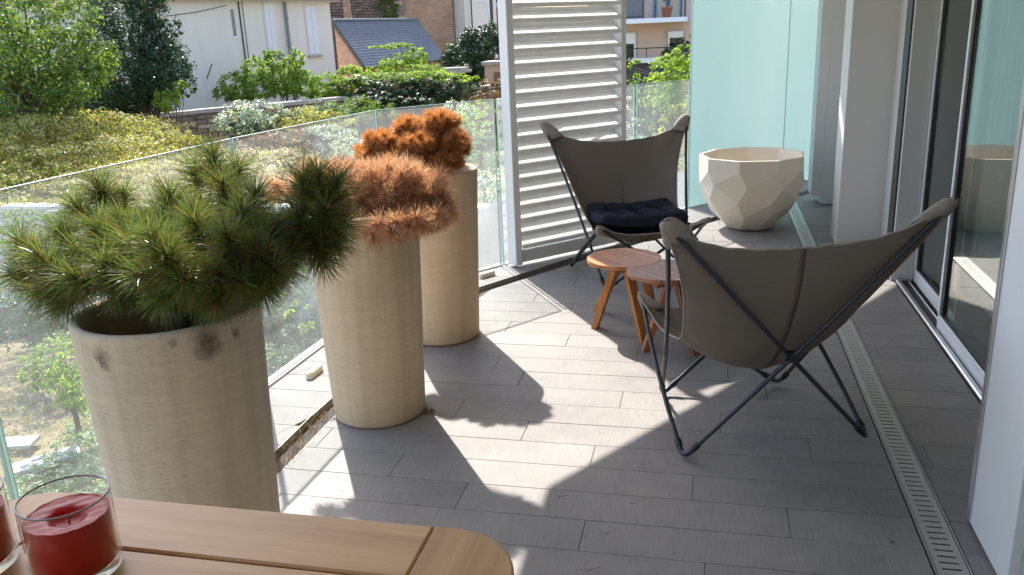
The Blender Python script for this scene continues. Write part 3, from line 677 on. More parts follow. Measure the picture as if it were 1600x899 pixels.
# ---------------------------------------------------------------- butterfly chairs
def bez(P, n):
    """Catmull-Rom through P, n samples per span"""
    P = [Vector(p) for p in P]; Q = [P[0]*2-P[1]]+P+[P[-1]*2-P[-2]]; out = []
    for i in range(1, len(Q)-2):
        for k in range(n):
            t = k/n; a,b,c,d = Q[i-1],Q[i],Q[i+1],Q[i+2]
            out.append(.5*((2*b)+(c-a)*t+(2*a-5*b+4*c-d)*t*t+(3*b-a-3*c+d)*t**3))
    out.append(P[-1]); return out
def chair(label):
    t = empty('butterfly_chair', (0,0,0), 0, label, 'lounge chair', 'taupe butterfly lounge chairs')
    N,Q,Pp,Mm = Vector((-.40,-.315,.011)),Vector((.40,-.315,.011)),Vector((-.29,.311,.011)),Vector((.29,.311,.011))
    TL,TR,FL,FR = Vector((-.530,-.484,1.02)),Vector((.530,-.484,1.02)),Vector((-.357,.424,.462)),Vector((.357,.424,.462))
    def pole(a, b, off):      # from tip a to foot b; off: small sideways bow so crossing poles pass each other
        d = (b-a).normalized(); e = b-d*.055; mid = (a+e)/2+Vector(off)
        MB().tube([a, a.lerp(mid,.5)+Vector(off)*.25, mid, mid.lerp(e,.5)+Vector(off)*.25, e], .0098, 10).build('frame_pole', M_tube, t); return e, d
    y_ = (0,.012,0); y2 = (0,-.012,0); x_ = (.012,0,0); x2 = (-.012,0,0)
    legs = {'N': [pole(TR,N,y2), pole(FL,N,x2)], 'Q': [pole(TL,Q,y_), pole(FR,Q,x_)], 'P': [pole(TL,Pp,x_), pole(FR,Pp,y_)], 'M': [pole(TR,Mm,x2), pole(FL,Mm,y2)]}
    for k, F in (('N',N),('Q',Q),('P',Pp),('M',Mm)):
        (e1,d1),(e2,d2) = legs[k]; pts = []
        for i in range(11):
            s = i/10; pts.append(((1-s)**2)*e1+2*s*(1-s)*(F-Vector((0,0,.004)))+s*s*e2)
        pts = [Vector((p.x,p.y,max(p.z,.0125))) for p in pts]
        f = MB().tube([e1-d1*.03]+pts+[e2-d2*.03], .0115, 10).build('foot_bend', M_tube, t)
        MB().tube([e1-d1*.034, e1-d1*.004], .0145, 10).build('foot_sleeve', M_black, f); MB().tube([e2-d2*.034, e2-d2*.004], .0145, 10).build('foot_sleeve', M_black, f)
    # hubs where poles cross
    for a,b,c,d in ((TL,Q,TR,N),(FL,Mm,FR,Pp)):
        k = (a.x)/(a.x-b.x); h = a.lerp(b,k); MB().tube([h+Vector((-.03,0,.004)), h+Vector((.03,0,.004))], .020, 12).tube([h+Vector((0,-.028,0)), h+Vector((0,.028,0))], .017, 12).build('hub', M_black, t)
    # sling: surface between centre profile and side profile
    n_s, n_t = 40, 60
    cen = bez([(0,-.445,.893),(0,-.405,.70),(0,-.315,.49),(0,-.185,.325),(0,-.04,.268),(0,.12,.272),(0,.27,.32),(0,.395,.392)], 10)
    sid = bez([(.552,-.500,1.045),(.478,-.42,.88),(.415,-.33,.72),(.372,-.215,.57),(.335,-.08,.445),(.325,.06,.395),(.343,.22,.40),(.372,.442,.487)], 10)
    def resample(L, n):
        d = [0]
        for a,b in zip(L[:-1],L[1:]): d.append(d[-1]+(b-a).length)
        out = []; j = 0
        for i in range(n):
            x = d[-1]*i/(n-1)
            while j < len(d)-2 and d[j+1] < x: j += 1
            out.append(L[j].lerp(L[j+1], (x-d[j])/(d[j+1]-d[j]+1e-9)))
        return out
    cen = resample(cen, n_t); sid = resample(sid, n_t)
    V = []; F = []
    for i in range(n_t):
        tt = i/(n_t-1)
        for k in range(n_s+1):
            s = -1+2*k/n_s; a = abs(s); A = cen[i]; B = sid[i]
            we = a**(2.1 if tt < .5 else 1.9)
            edge = min(tt, 1-tt)*n_t
            if edge < 12: we = we*(edge/12)+(a**2.9)*(1-edge/12)
            z = A.z+(B.z-A.z)*we; v = A.y+(B.y-A.y)*we; u = B.x*s
            wr = .0022*math.sin(u*55+v*23)*math.sin(v*31+z*17)+.0035*math.exp(-((a-.86)/.1)**2)*math.sin(tt*38)
            for (tx, ty, tz) in ((.54,-.49,1.03),(.365,.43,.48)):
                dx, dy, dz_ = abs(u)-tx, v-ty, z-tz; dd = math.sqrt(dx*dx+dy*dy+dz_*dz_); th2 = math.atan2(dz_+dy*.3, dx-1e-5); wr += .0065*math.sin(th2*17+(1 if u > 0 else 0))*math.exp(-dd/.20)*(1-math.exp(-dd/.04))
            wr += .004*math.sin(u*9+1.3*math.sin(v*6))*math.sin(tt*9)
            V.append((u, v, z+wr))
    for i in range(n_t-1):
        for k in range(n_s): a = i*(n_s+1)+k; F.append((a, a+1, a+n_s+2, a+n_s+1))
    me = MB().add(V, F, True).mesh('sling', M_fabric)
    sl_ = link('sling', me, t); mo = sl_.modifiers.new('thick', 'SOLIDIFY'); mo.thickness = .0035; mo.offset = 0
    # hems round the whole edge, and the seam down the middle
    ed = [Vector(V[k]) for k in range(n_s+1)]+[Vector(V[i*(n_s+1)+n_s]) for i in range(1,n_t)]+[Vector(V[(n_t-1)*(n_s+1)+k]) for k in range(n_s-1,-1,-1)]+[Vector(V[i*(n_s+1)]) for i in range(n_t-2,-1,-1)]
    MB().tube(ed, .0048, 6, False).build('hem', M_piping, sl_)
    ce = [Vector(V[i*(n_s+1)+n_s//2])+Vector((0,0,0)) for i in range(n_t)]
    sv = []; sf = []
    for i, p in enumerate(ce): sv += [(p.x-.012,p.y,p.z+.0034),(p.x+.012,p.y,p.z+.0034),(p.x-.012,p.y-.0012,p.z-.0046),(p.x+.012,p.y-.0012,p.z-.0046)]
    for i in range(n_t-1): b = i*4; sf += [(b,b+1,b+5,b+4),(b+3,b+2,b+6,b+7),(b+1,b+3,b+7,b+5),(b+2,b,b+4,b+6)]
    MB().add(sv, sf, True).build('seam', M_seam, sl_)
    # pockets: bags of cloth pulled over the pole tips
    for tip, sg, d1, d2, top in ((TL,-1,Q-TL,Pp-TL,1),(TR,1,N-TR,Mm-TR,1),(FL,-1,N-FL,Mm-FL,0),(FR,1,Q-FR,Pp-FR,0)):
        dn_ = (d1.normalized()*.35+d2.normalized()).normalized() if top else (d1.normalized()+d2.normalized()*.35).normalized()
        inn = Vector((-sg,0,0)); inn = (inn-dn_*inn.dot(dn_)).normalized(); th_ = dn_.cross(inn).normalized()
        secs = [(-.036,.004,.006,.005),(-.032,.005,.022,.013),(-.020,.008,.034,.019),(.004,.014,.043,.022),(.040,.022,.051,.022),(.080,.030,.057,.019),(.110,.037,.058,.014),(.112,.037,.052,.008)] if top else \
               [(-.026,.000,.004,.004),(-.020,.001,.016,.010),(-.006,.004,.025,.016),(.020,.010,.034,.018),(.055,.020,.046,.018),(.085,.030,.056,.016),(.086,.030,.052,.012)]
        vv = []; ff = []; n_ = 16
        for (d_, ci, hw, ht) in secs:
            for k in range(n_):
                an = 2*PI*k/n_; wob = 1+.05*math.sin(3*an+d_*60)
                vv.append(tip+dn_*(d_+.012*math.cos(an)*(d_ > .1)*0)+inn*(ci+hw*math.cos(an)*wob)+th_*(ht*math.sin(an)*wob))
        for r in range(len(secs)-1):
            for k in range(n_): ff.append((r*n_+k, r*n_+(k+1)%n_, (r+1)*n_+(k+1)%n_, (r+1)*n_+k))
        ff.append(tuple(range(n_)))
        MB().add(vv, ff, True).build('pocket', M_piping, sl_)
    return t
c1_ = chair('near taupe butterfly chair seen from behind, standing left of the drain grate')
c2_ = copy_tree(c1_)
c1_.location = (.197, 3.57, 0); c1_.rotation_euler = (0,0,.358)
c2_.location = (-.483, 5.795, 0); c2_.rotation_euler = (0,0,3.505-2*PI)
tag(c2_, 'far taupe butterfly chair before the louvre screen, carrying a navy cushion')

# navy tufted cushion on the far chair
def cushion():
    n = 34; W, D = .315, .235; V = []; F = []; tf = [(x, y) for x in (-.5,0,.5) for y in (-.33,.33)]
    def hgt(a, b, sg):
        e = (1-abs(a)**3.5)*(1-abs(b)**3.5); h = .095*max(0,e)**.42
        for (x,y) in tf: dd = math.hypot((a-x)*W/D,(b-y)); h -= .058*math.exp(-(dd/.16)**2)*(1 if sg > 0 else .6)
        for x in (-.5,0,.5): h -= .018*math.exp(-((a-x)/.05)**2)*(1-abs(b)**4)
        for y in (-.33,.33): h -= .012*math.exp(-((b-y)/.07)**2)*(1-abs(a)**4)
        h += .003*math.sin(a*19+b*11)*e+.002*math.sin(a*47)*math.sin(b*31)*e
        return max(h, .001)*sg
    for sg in (1,-1):
        for i in range(n+1):
            for k in range(n+1):
                a = -1+2*i/n; b = -1+2*k/n; r = 1-.07*(abs(a*b))**3-.02*(1-abs(a))*abs(b)**6
                bend = .045*a*a+.10*max(0,b)**2
                V.append((a*W*r, b*D*r, hgt(a,b,sg)+bend))
    m = (n+1)**2
    for i in range(n):
        for k in range(n): a = i*(n+1)+k; F += [(a,a+n+1,a+n+2,a+1), (m+a,m+a+1,m+a+n+2,m+a+n+1)]
    for i in range(n):
        for (a,b) in ((i*(n+1),(i+1)*(n+1)),((i+1)*(n+1)+n,i*(n+1)+n),(i+1,i),(n*(n+1)+i,n*(n+1)+i+1)): F.append((a,b,m+b,m+a))
    o = MB().add(V, F, True).build('seat_cushion', M_navy)
    return tag(o, 'navy blue tufted cushion lying on the seat of the far butterfly chair', 'cushion')
cu = cushion(); a_ = 3.505
fw = Vector((-math.sin(a_), math.cos(a_), 0))
cu.location = Vector((-.483,5.795,0))+fw*.06+Vector((0,0,.385)); cu.rotation_euler = (math.radians(-8), 0, a_+PI)

# ---------------------------------------------------------------- two nested round side tables
def round_table(c, r, zt, th, dirv, label, ms, ml, legs, cut=0):
    t = empty('side_table', (*c, 0), 0, label, 'side table', 'round side tables butted together'); a0 = math.atan2(dirv[1], dirv[0])
    nsl = 8; wd = 2*r/nsl; tz = empty
    for j in range(nsl):
        y0 = -r+j*wd+.0022; y1 = -r+(j+1)*wd-.0022; top = []; bot = []
        for i in range(13):
            s = i/12; y = y0+(y1-y0)*s; x = math.sqrt(max(0, r*r-y*y)); top.append((x,y)); bot.append((max(-x, -cut+x+.004) if cut else -x, y))
        poly = top+bot[::-1]; ca, sa = math.cos(a0), math.sin(a0)
        q = []
        for p in poly:
            if not q or math.hypot(p[0]-q[-1][0], p[1]-q[-1][1]) > .004: q.append(p)
        if area(q) < 0: q = q[::-1]
        cx = sum(p[0] for p in q)/len(q); cy_ = sum(p[1] for p in q)/len(q)
        MB().prism([(p[0]-cx,p[1]-cy_) for p in q], zt-th, zt, .002).build('slat', ms, t, (cx*ca-cy_*sa, cx*sa+cy_*ca, 0), a0)
    for s in (-1,1): MB().box((-.022,-r*.78,-.028),(.022,r*.78,-.001), .003).build('crossbar', ml, t, (s*r*.42*math.cos(a0), s*r*.42*math.sin(a0), zt-th), a0)
    for (tx,ty,fx,fy) in legs:
        A = Vector((tx,ty,zt-th-.004)); B = Vector((fx,fy,0)); d = (B-A); n = Vector((d.y,-d.x,0)); n.normalize(); m2 = d.cross(n).normalized(); w_ = .024; q_ = .017
        V = []
        for Pq, k in ((A,1.05),(B,.95)):
            for sx, sy in ((-1,-1),(1,-1),(1,1),(-1,1)):
                p = Pq+n*sx*w_*k+m2*sy*q_*k
                p = p + d.normalized()*((Pq.z-p.z)/d.normalized().z); V.append(p)
        MB().add(V, [(0,3,2,1),(4,5,6,7),(0,1,5,4),(1,2,6,5),(2,3,7,6),(3,0,4,7)]).build('leg', ml, t)
    return t
c1 = (-.455, 4.715); c2 = (-.455+.345*.722, 4.715-.345*.692)
T1 = round_table(c1, .212, .425, .022, (.72,-.69), 'left round slatted wooden side table, orange brown, catching the sun', M_side, M_leg,
    [(-.04,-.075,-.167,-.035),(.03,-.10,.135,-.235),(-.02,.12,-.19,.27),(.10,.08,.16,.2)])
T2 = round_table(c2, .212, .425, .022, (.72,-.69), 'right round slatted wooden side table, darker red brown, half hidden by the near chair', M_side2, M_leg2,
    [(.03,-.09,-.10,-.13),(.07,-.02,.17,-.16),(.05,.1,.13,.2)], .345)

# ---------------------------------------------------------------- teak table in the foreground
t = empty('teak_table', (-.64, .55, 0), 0, 'pale teak table with rounded corners filling the bottom left foreground', 'table')
ZT, TH = 1.05, .026
XA, XB, YA, YB = -1.045+.64, -.222+.64, .14-.55, .968-.55
def rc(x0,y0,x1,y1,r,which):
    pts = []
    for (cx,cy_,a0,nm) in ((x1-r,y1-r,0,'ne'),(x0+r,y1-r,90,'nw'),(x0+r,y0+r,180,'sw'),(x1-r,y0+r,270,'se')):
        if nm in which:
            for k in range(13): a = math.radians(a0+90*k/12); pts.append((cx+r*math.cos(a), cy_+r*math.sin(a)))
        else: pts.append((x1 if 'e' in nm else x0, y1 if 'n' in nm else y0))
    return pts
EW = .133
def topped(poly, name, mat):
    cx = sum(p[0] for p in poly)/len(poly); cy_ = sum(p[1] for p in poly)/len(poly)
    o = MB().prism([(p[0]-cx,p[1]-cy_) for p in poly], 0, TH, .003).build(name, mat, t, (cx,cy_,ZT-TH)); return o
topped(rc(XB-EW, YA, XB, YB, .105, ('ne','se')), 'end_board', M_teak_y)
topped(rc(XA, YA, XA+EW, YB, .105, ('nw','sw')), 'end_board', M_teak_y)
y = YB; bw = [.122,.118,.118,.118,.118,.118]
for b in bw:
    topped([(XA+EW+.0008,y-b+.003),(XB-EW-.0008,y-b+.003),(XB-EW-.0008,y-.0015),(XA+EW+.0008,y-.0015)], 'plank', M_teak); y -= b
for sx in (XA+.06, XB-.06):
    for sy in (YA+.06, YB-.07): MB().box((sx-.028,sy-.028,0), (sx+.028,sy+.028,ZT-TH-.001), .004).build('leg', M_leg, t)
for sy in (YA+.06, YB-.07): MB().box((XA+.09,sy-.012,ZT-TH-.075), (XB-.09,sy+.012,ZT-TH-.002), .002).build('apron', M_leg, t)
for sx in (XA+.06, XB-.06): MB().box((sx-.012,YA+.09,ZT-TH-.075), (sx+.012,YB-.10,ZT-TH-.002), .002).build('apron', M_leg, t)

# candle jars
def jar(x, y, label):
    t = empty('candle_jar', (x,y,ZT+.0008), 0, label, 'candle', 'red candles in glass jars'); r = .0545; h = .108
    MB().lathe([(0,0),(r-.006,0),(r-.001,.004),(r,.010),(r,h-.002),(r-.0008,h),(r-.0018,h),(r-.0026,h-.002),(r-.003,.016),(r-.008,.011),(0,.011)], 72).build('jar', M_jar, t)
    wz = .083; m = MB(); prof = [(0,.0125),(r-.008,.0125),(r-.0034,.017),(r-.0034,wz-.0005)]
    n = 72; V = []; F = []
    for rr_, z in prof:
        for k in range(n): a = 2*PI*k/n; V.append((rr_*math.cos(a), rr_*math.sin(a), z))
    for j in range(1, 25):
        q = 1-j/24; rr_ = (r-.0034)*q
        for k in range(n):
            a = 2*PI*k/n; X = rr_*math.cos(a); Y = rr_*math.sin(a); d_ = math.hypot((X-.004)/.021, (Y+.003)/.019)
            z = wz-.010/(1+math.exp((d_-1)*9))-.0015*(1-q)+.0006*math.sin(X*300)*math.cos(Y*260)+(.0012 if q > .93 else 0); V.append((X,Y,z))
    rows = len(V)//n
    for i in range(rows-1):
        for k in range(n): k2 = (k+1)%n; F.append((i*n+k,i*n+k2,(i+1)*n+k2,(i+1)*n+k))
    m.add(V, F, True).build('wax', M_wax, t)
    MB().tube([(r*.985*math.cos(k*PI/36), r*.985*math.sin(k*PI/36), h) for k in range(73)], .0013, 8, False).build('jar_rim', M_rim, t)
    MB().tube([(.004,-.003,wz-.012),(.006,-.004,wz-.004),(.010,-.003,wz-.001)], .0011, 6).build('wick', M_wick, t)
    return t
jar(-.785, .793, 'red candle with a melted hollow in a clear glass jar, the one fully in view')
jar(-.932, .775, 'red candle in a clear glass jar cut off by the left edge of the photo')

# ---------------------------------------------------------------- small debris on the tiles
M_twig = plain('dry_twig', (.09,.05,.03), .9); M_leafbrown = plain('dead_leaf', (.22,.09,.035), .8, var=.3, scale=60)
def litter(name, x, y, a, ln, label, col=M_twig, br=0, curl=.25, r=.0011):
    m = MB(); 
    def arc(a, l, c): return [(l*s*math.cos(a+c*s), l*s*math.sin(a+c*s), .002+.004*math.sin(s*PI)) for s in [k/5 for k in range(6)]]
    m.tube(arc(a, ln, curl), [r*1.4,r*1.2,r,r,r*.8,r*.4], 5)
    for k in range(br): m.tube(arc(a+random.uniform(.5,2.6), ln*random.uniform(.4,.8), -curl), r*.8, 5)
    o = m.build(name, col, None, (x,y,.0005)); return tag(o, label, 'twig', 'dry twigs and needles on the floor')
for args in (((-0.317, 2.566, 0.000), .5, .07, 'forked reddish dry twig on the shaded tiles', 1), ((-0.350, 2.350, -0.000), .35, .075, 'thin curved dark twig at the bottom edge of the shaded tiles', 0), ((-0.519, 2.782, 0.000), .2, .05, 'pair of dark pine needles just inside the shade edge', 1),
             ((0.222, 2.799, 0.000), .15, .045, 'single dark pine needle right of centre on shaded tiles', 0), ((-0.082, 2.483, 0.000), .6, .03, 'short dark fleck of twig near the lower tile joint', 0), ((-1.050, 2.641, -0.000), .1, .035, 'short needle on the tiles just above the teak table', 0), ((-0.247, 2.779, -0.000), -.3, .03, 'pale short needle below the shadow of the near chair', 0)):
    litter('dry_twig', args[0][0], args[0][1], args[1], args[2]*.8, args[3], M_twig, args[4], r=.0006)
def scrap(x, y, s, label, col, n=5, z=.001):
    rr = random.Random(int(abs(x*1000))); m = MB()
    for k in range(n):
        a = rr.uniform(0, 6.28); q = s*rr.uniform(.5,1); ox, oy = rr.uniform(-s,s)*.6, rr.uniform(-s,s)*.6
        V = [(ox,oy,z+.002),(ox+q*math.cos(a),oy+q*math.sin(a),z+q*.35*rr.random()),(ox+q*.8*math.cos(a+.7),oy+q*.8*math.sin(a+.7),z+q*.6*rr.random()),(ox+q*.5*math.cos(a+1.3),oy+q*.5*math.sin(a+1.3),z+.001)]
        m.add(V, [(0,1,2,3)])
    o = m.build('dead_leaf', col, None, (x,y,0)); return tag(o, label, 'leaf', None)
p = (-1.244, 3.447, 0.000); scrap(p[0], p[1], .03, 'curled rusty brown leaf beside the foot of the middle planter', M_leafbrown, 8)
p = (0.641, 2.681, -0.000); o = scrap(p[0], p[1], .016, 'small flat olive brown leaf scrap near the drain grate', plain('olive_leaf', (.13,.11,.05), .8), 3, .0005)
p = (-1.674, 3.305, -0.000); scrap(p[0], p[1], .02, 'dark torn leaf bits left of the middle planter foot', plain('dark_leaf', (.05,.045,.03), .9), 4)
# specks of dirt
m = MB()
for k in range(420):
    x = random.uniform(-1.6,1.15); yy = random.uniform(1.9,6.6); s = random.choice((.0015,.0015,.002,.003)); a = random.uniform(0,PI)
    if x < -1.3+.1*random.random() and yy > 4: continue
    m.add([(x,yy,.0035),(x+s*math.cos(a),yy+s*math.sin(a),.0012),(x+s*math.cos(a+2.1),yy+s*math.sin(a+2.1),.0012),(x+s*math.cos(a+4.2),yy+s*math.sin(a+4.2),.0012)], [(0,1,2),(0,2,3),(0,3,1)])
tag(m.build('floor_grit', M_twig), 'dark grit and crumbs scattered over the terrace tiles', 'grit', None, 'stuff')
# dead grass in the gutter and fallen needles
m = MB(); rr = random.Random(4)
for k in range(420):
    s = rr.random(); yy = 2.3+2.0*s if k < 360 else rr.uniform(4.9,5.4); 
    x = -1.80+.065+rr.uniform(-.045,.05)+(max(0,yy-3.3)*.055)
    if yy > 4.8: x = -1.64+(yy-4.9)*.20+rr.uniform(0,.05)
    a = rr.uniform(0,6.28); l = rr.uniform(.03,.10); c = rr.uniform(-2,2); pts = []
    for q in range(5): u = q/4; pts.append((x+l*u*math.cos(a+c*u)*.8, yy+l*u*math.sin(a+c*u), -.07+.095*math.sin(u*1.9)*rr.uniform(.6,1.1)))
    m.tube(pts, [.0011,.001,.001,.0008,.0004], 3, False)
tag(m.build('dead_grass', leaf_mat('straw', [(.45,.22,.08),(.5,.32,.14),(.62,.46,.24),(.34,.14,.05)], .2)), 'dry orange straw and pine needles tangled in the gutter', 'dead grass', None, 'stuff')

# ================================================================ GARDEN AND TOWN BEYOND
LEAVES = {}
def foliage(lobes, n, size, seed=1, up=.35, fill=.55, asp=.40, hang=0):
    """leaf-sized faces spread through ellipsoid lobes, clumped, with gaps"""
    R_ = np.random.default_rng(seed); Vs = []
    vol = np.array([max(1e-6, l[3]*l[4]*l[5])**.67 for l in lobes]); vol = vol/vol.sum()
    for l, f in zip(lobes, vol):
        k = max(8, int(n*f)); nc = max(5, int(k/26))
        d = R_.normal(0,1,(nc,3)); d /= np.linalg.norm(d,axis=1)[:,None]; rad = R_.uniform(fill,1.0,nc)**.6
        cc = d*rad[:,None]; cr = R_.uniform(.10,.26,nc)
        idx = R_.integers(0,nc,k); off = R_.normal(0,1,(k,3)); off /= np.linalg.norm(off,axis=1)[:,None]; off *= (R_.random(k)**.5)[:,None]
        p = cc[idx]+off*cr[idx][:,None]; p = p*np.array(l[3:6])[None]+np.array(l[0:3])[None]
        nrm = (cc[idx]+off*.6+R_.normal(0,.55,(k,3))+np.array([0,0,up])); nrm /= np.linalg.norm(nrm,axis=1)[:,None]
        a = np.cross(nrm, R_.normal(0,1,(k,3))+np.array([0,0,-hang])); a /= np.linalg.norm(a,axis=1)[:,None]; b = np.cross(nrm,a)
        s = size*R_.uniform(.55,1.25,k)[:,None]
        tip = p+a*s; mid = p; bend = nrm*s*.18
        Vs.append(np.stack([p-a*s*.9, p+b*s*asp-bend*.2, tip-bend, p-b*s*asp-bend*.2],1).reshape(-1,3))
    V = np.concatenate(Vs); m = len(V)//4; F = (np.arange(m)*4)[:,None]+np.array([[0,1,2,3]]); return V, F
def crown(name, lobes, n, size, mat, parent=None, seed=1, **kw):
    V, F = foliage(lobes, n, size, seed, **kw); o = link(name, poly_mesh(name, V, F, mat), parent); return o
M_trunk = plain('tree_bark', (.12,.09,.065), .95, var=.35, scale=14, bump=.5)
def plant(name, base, lobes, n, size, mat, label, cat, seed=1, group=None, trunk=.06, limbs=7, **kw):
    """tree or shrub: trunk with limbs into every lobe, crown of leaves"""
    t = empty(name, base, 0, label, cat, group); B = Vector(base); rr = random.Random(seed)
    crown('crown', [(l[0]-B.x,l[1]-B.y,l[2]-B.z,l[3],l[4],l[5]) for l in lobes], n, size, mat, t, seed, **kw)
    m = MB(); cz = sum(l[2] for l in lobes)/len(lobes)-B.z; cxy = Vector((sum(l[0] for l in lobes)/len(lobes)-B.x, sum(l[1] for l in lobes)/len(lobes)-B.y, 0))
    top = cxy+Vector((0,0,cz)); m.tube([(0,0,-.2),(cxy*.3)+Vector((.02,0,cz*.4)),top], [trunk,trunk*.75,trunk*.4], 8)
    for l in lobes:
        c = Vector(l[:3])-B; 
        for k in range(max(1, limbs//2)):
            e = c+Vector((rr.uniform(-.8,.8)*l[3], rr.uniform(-.8,.8)*l[4], rr.uniform(-.2,.85)*l[5])); s = Vector((cxy.x*.4,cxy.y*.4,cz*rr.uniform(.3,.8)))
            m.tube([s, s.lerp(e,.55)+Vector((0,0,.06*l[5])), e], [trunk*.4,trunk*.22,trunk*.06], 5)
    m.build('trunk', M_trunk, t); return t
def L(c, rx, ry, rz): return (*c, rx, ry, rz)
G_dark = leaf_mat('dark_leaves', [(.018,.045,.014),(.03,.07,.02),(.025,.055,.025),(.05,.10,.025)], .25, .4, .4)
G_mid = leaf_mat('mid_leaves', [(.06,.11,.025),(.13,.19,.04),(.08,.14,.03),(.26,.32,.07),(.035,.07,.02)], .48)
G_bright = leaf_mat('bright_leaves', [(.16,.25,.04),(.25,.34,.06),(.36,.42,.12),(.11,.19,.03),(.30,.38,.08)], .6)
G_yellow = leaf_mat('yellow_leaves', [(.42,.40,.07),(.54,.46,.10),(.24,.28,.05),(.52,.40,.13),(.34,.19,.10),(.66,.60,.46),(.14,.20,.05),(.10,.07,.04),(.36,.40,.08)], .45)
G_straw = leaf_mat('straw_leaves', [(.42,.36,.18),(.50,.42,.26),(.30,.26,.12),(.55,.50,.38),(.35,.22,.12)], .4)
G_silver = leaf_mat('silver_leaves', [(.42,.46,.42),(.60,.62,.60),(.10,.17,.08),(.30,.36,.30),(.7,.7,.7),(.06,.11,.05)], .3, .4, .5)
G_grey = leaf_mat('greygreen_leaves', [(.10,.16,.09),(.18,.24,.15),(.28,.33,.25),(.07,.12,.06)], .4)
G_rust = leaf_mat('rusty_leaves', [(.22,.11,.06),(.30,.17,.09),(.12,.09,.05),(.2,.16,.10)], .3)

# ground
def ground_mat():
    t = NT('garden_soil'); v = t.coord(); a = t.noise(v, .5, 6, .6); b = t.noise(v, 6, 6, .75)
    c = t.ramp(a, [(.38, (.30,.22,.14)), (.5, (.22,.18,.10)), (.62, (.09,.12,.04))]); c = t.mix(.5, c, t.ramp(b, [(.3, (.12,.09,.06)), (.55, (.34,.27,.17)), (.75, (.46,.38,.25))]))
    t.set(c, .95, 0, .1); t.bump(b, .8, .05); return t.m
M_ground = ground_mat()
gnd = empty('ground'); tag(gnd, None, None, None, 'structure')
V = []; F = []; NX, NY = 70, 40
for j in range(NY+1):
    for i in range(NX+1):
        x = -34+i*1.0; yy = -8+j*.53; V.append((x, yy, -3+.06*math.sin(x*1.3+yy)*math.cos(yy*.9)))
for j in range(NY):
    for i in range(NX): a = j*(NX+1)+i; F.append((a,a+1,a+NX+2,a+NX+1))
MB().add(V, F, True).build('lower_garden', M_ground, gnd)
MB().add([(-300,13.3,-2.62),(300,13.3,-2.62),(300,500,-2.62),(-300,500,-2.62)], [(0,1,2,3)]).build('upper_garden', M_ground, gnd)
MB().add([(-300,-300,-3.10),(300,-300,-3.10),(300,13.31,-3.10),(-300,13.31,-3.10)], [(0,1,2,3)]).build('far_ground', M_ground, gnd)

# white parapet of the lower terrace
t = empty('parapet_wall', (-9, 13.0, -3), 0, 'long low white parapet wall with flat coping beyond the glass balustrade', 'wall')
M_render = plain('pale_render', (.62,.63,.62), .85, var=.05, scale=2)
for k in range(14): MB().box((-9+k*1.5+.004,-.17,1.93), (-9+(k+1)*1.5-.004,.17,2.0), .008).build('coping', M_white, t)
MB().box((-9,-.13,0), (12,.13,1.928)).build('wall_face', M_render, t)
# paving slabs in the lower garden
for k, (p, a, lb) in enumerate((((-8.359, 7.787, -2.900), .3, 'grey stepping slab at the left edge of the photo, in dry grass'), ((-7.509, 7.499, -2.900), .9, 'grey stepping slab beside the white flowered ground cover'))):
    o = MB().box((-.45,-.16,0), (.35,.14,.05), .008).build('stepping_slab', plain('slab_grey%s' % ('' if k else '_a'), (.33,.33,.33), .85, var=.1), None, (p[0],p[1],-2.95), a); tag(o, lb, 'slab', 'stepping slabs in the garden')

# rubble garden wall with coping: stones modelled where they show
wp = [Vector((-24.5,12.0)), Vector((-18.8,20.7)), Vector((-16.3,24.9)), Vector((-12.6,29.4)), Vector((-3.0,38.5))]
t = empty('stone_wall', (*wp[1], -2.6), 0, 'long rubble stone garden wall with pale coping in front of the white house', 'wall')
M_rub = plain('rubble_joint', (.16,.12,.09), .95, var=.3, scale=6, bump=.5)
M_stones = [plain('rubble_stone', (.34,.24,.17), .9, var=.35, scale=3, bump=.4), plain('rubble_stone_dark', (.20,.16,.13), .9, var=.3, scale=4, bump=.4), plain('rubble_stone_pale', (.44,.36,.28), .9, var=.2, scale=3, bump=.4)]
M_cop = plain('coping_stone', (.36,.335,.30), .9, var=.15, scale=3, bump=.3)
MW = MB(); ms = [MB(), MB(), MB()]; rr = random.Random(2); cnt = 0; B = Vector((*wp[1], -2.6))
for a, b in zip(wp[:-1], wp[1:]):
    MW.obox(a-B.xy, b-B.xy, .34, 0, 2.12); d = b-a; Ls = d.length; ang = math.atan2(d.y,d.x)
    s = 0
    while s < Ls-.05:
        l = min(rr.uniform(.7,1.0), Ls-s); p = a+d.normalized()*s-B.xy
        M_ = Matrix.Translation((p.x,p.y,2.125+rr.uniform(0,.01))) @ Matrix.Rotation(ang,4,'Z')
        MB().box((.006,-.23,0), (l-.006,.23,.13), .012, M_).build('coping', M_cop, t); s += l
    z = 2.08
    while z > .9:
        h = rr.uniform(.09,.17); s = 0
        while s < Ls-.1:
            l = rr.uniform(.18,.52); p = a+d.normalized()*s-B.xy
            M_ = Matrix.Translation((p.x,p.y,z)) @ Matrix.Rotation(ang,4,'Z') @ Matrix.Translation((0,-.17,0)) @ Matrix.Rotation(rr.uniform(-.04,.04),4,'Y')
            if s+l < Ls: ms[rr.choice((0,0,1,2))].box((.012,-.03-rr.uniform(0,.03),-h+.012), (l-.012,.02,-.012), .012, M_)
            s += l
        z -= h
MW.build('wall_core', M_rub, t)
for q, mt in zip(ms, M_stones): o = q.build('stone_facing', mt, t); o['kind'] = 'stuff'

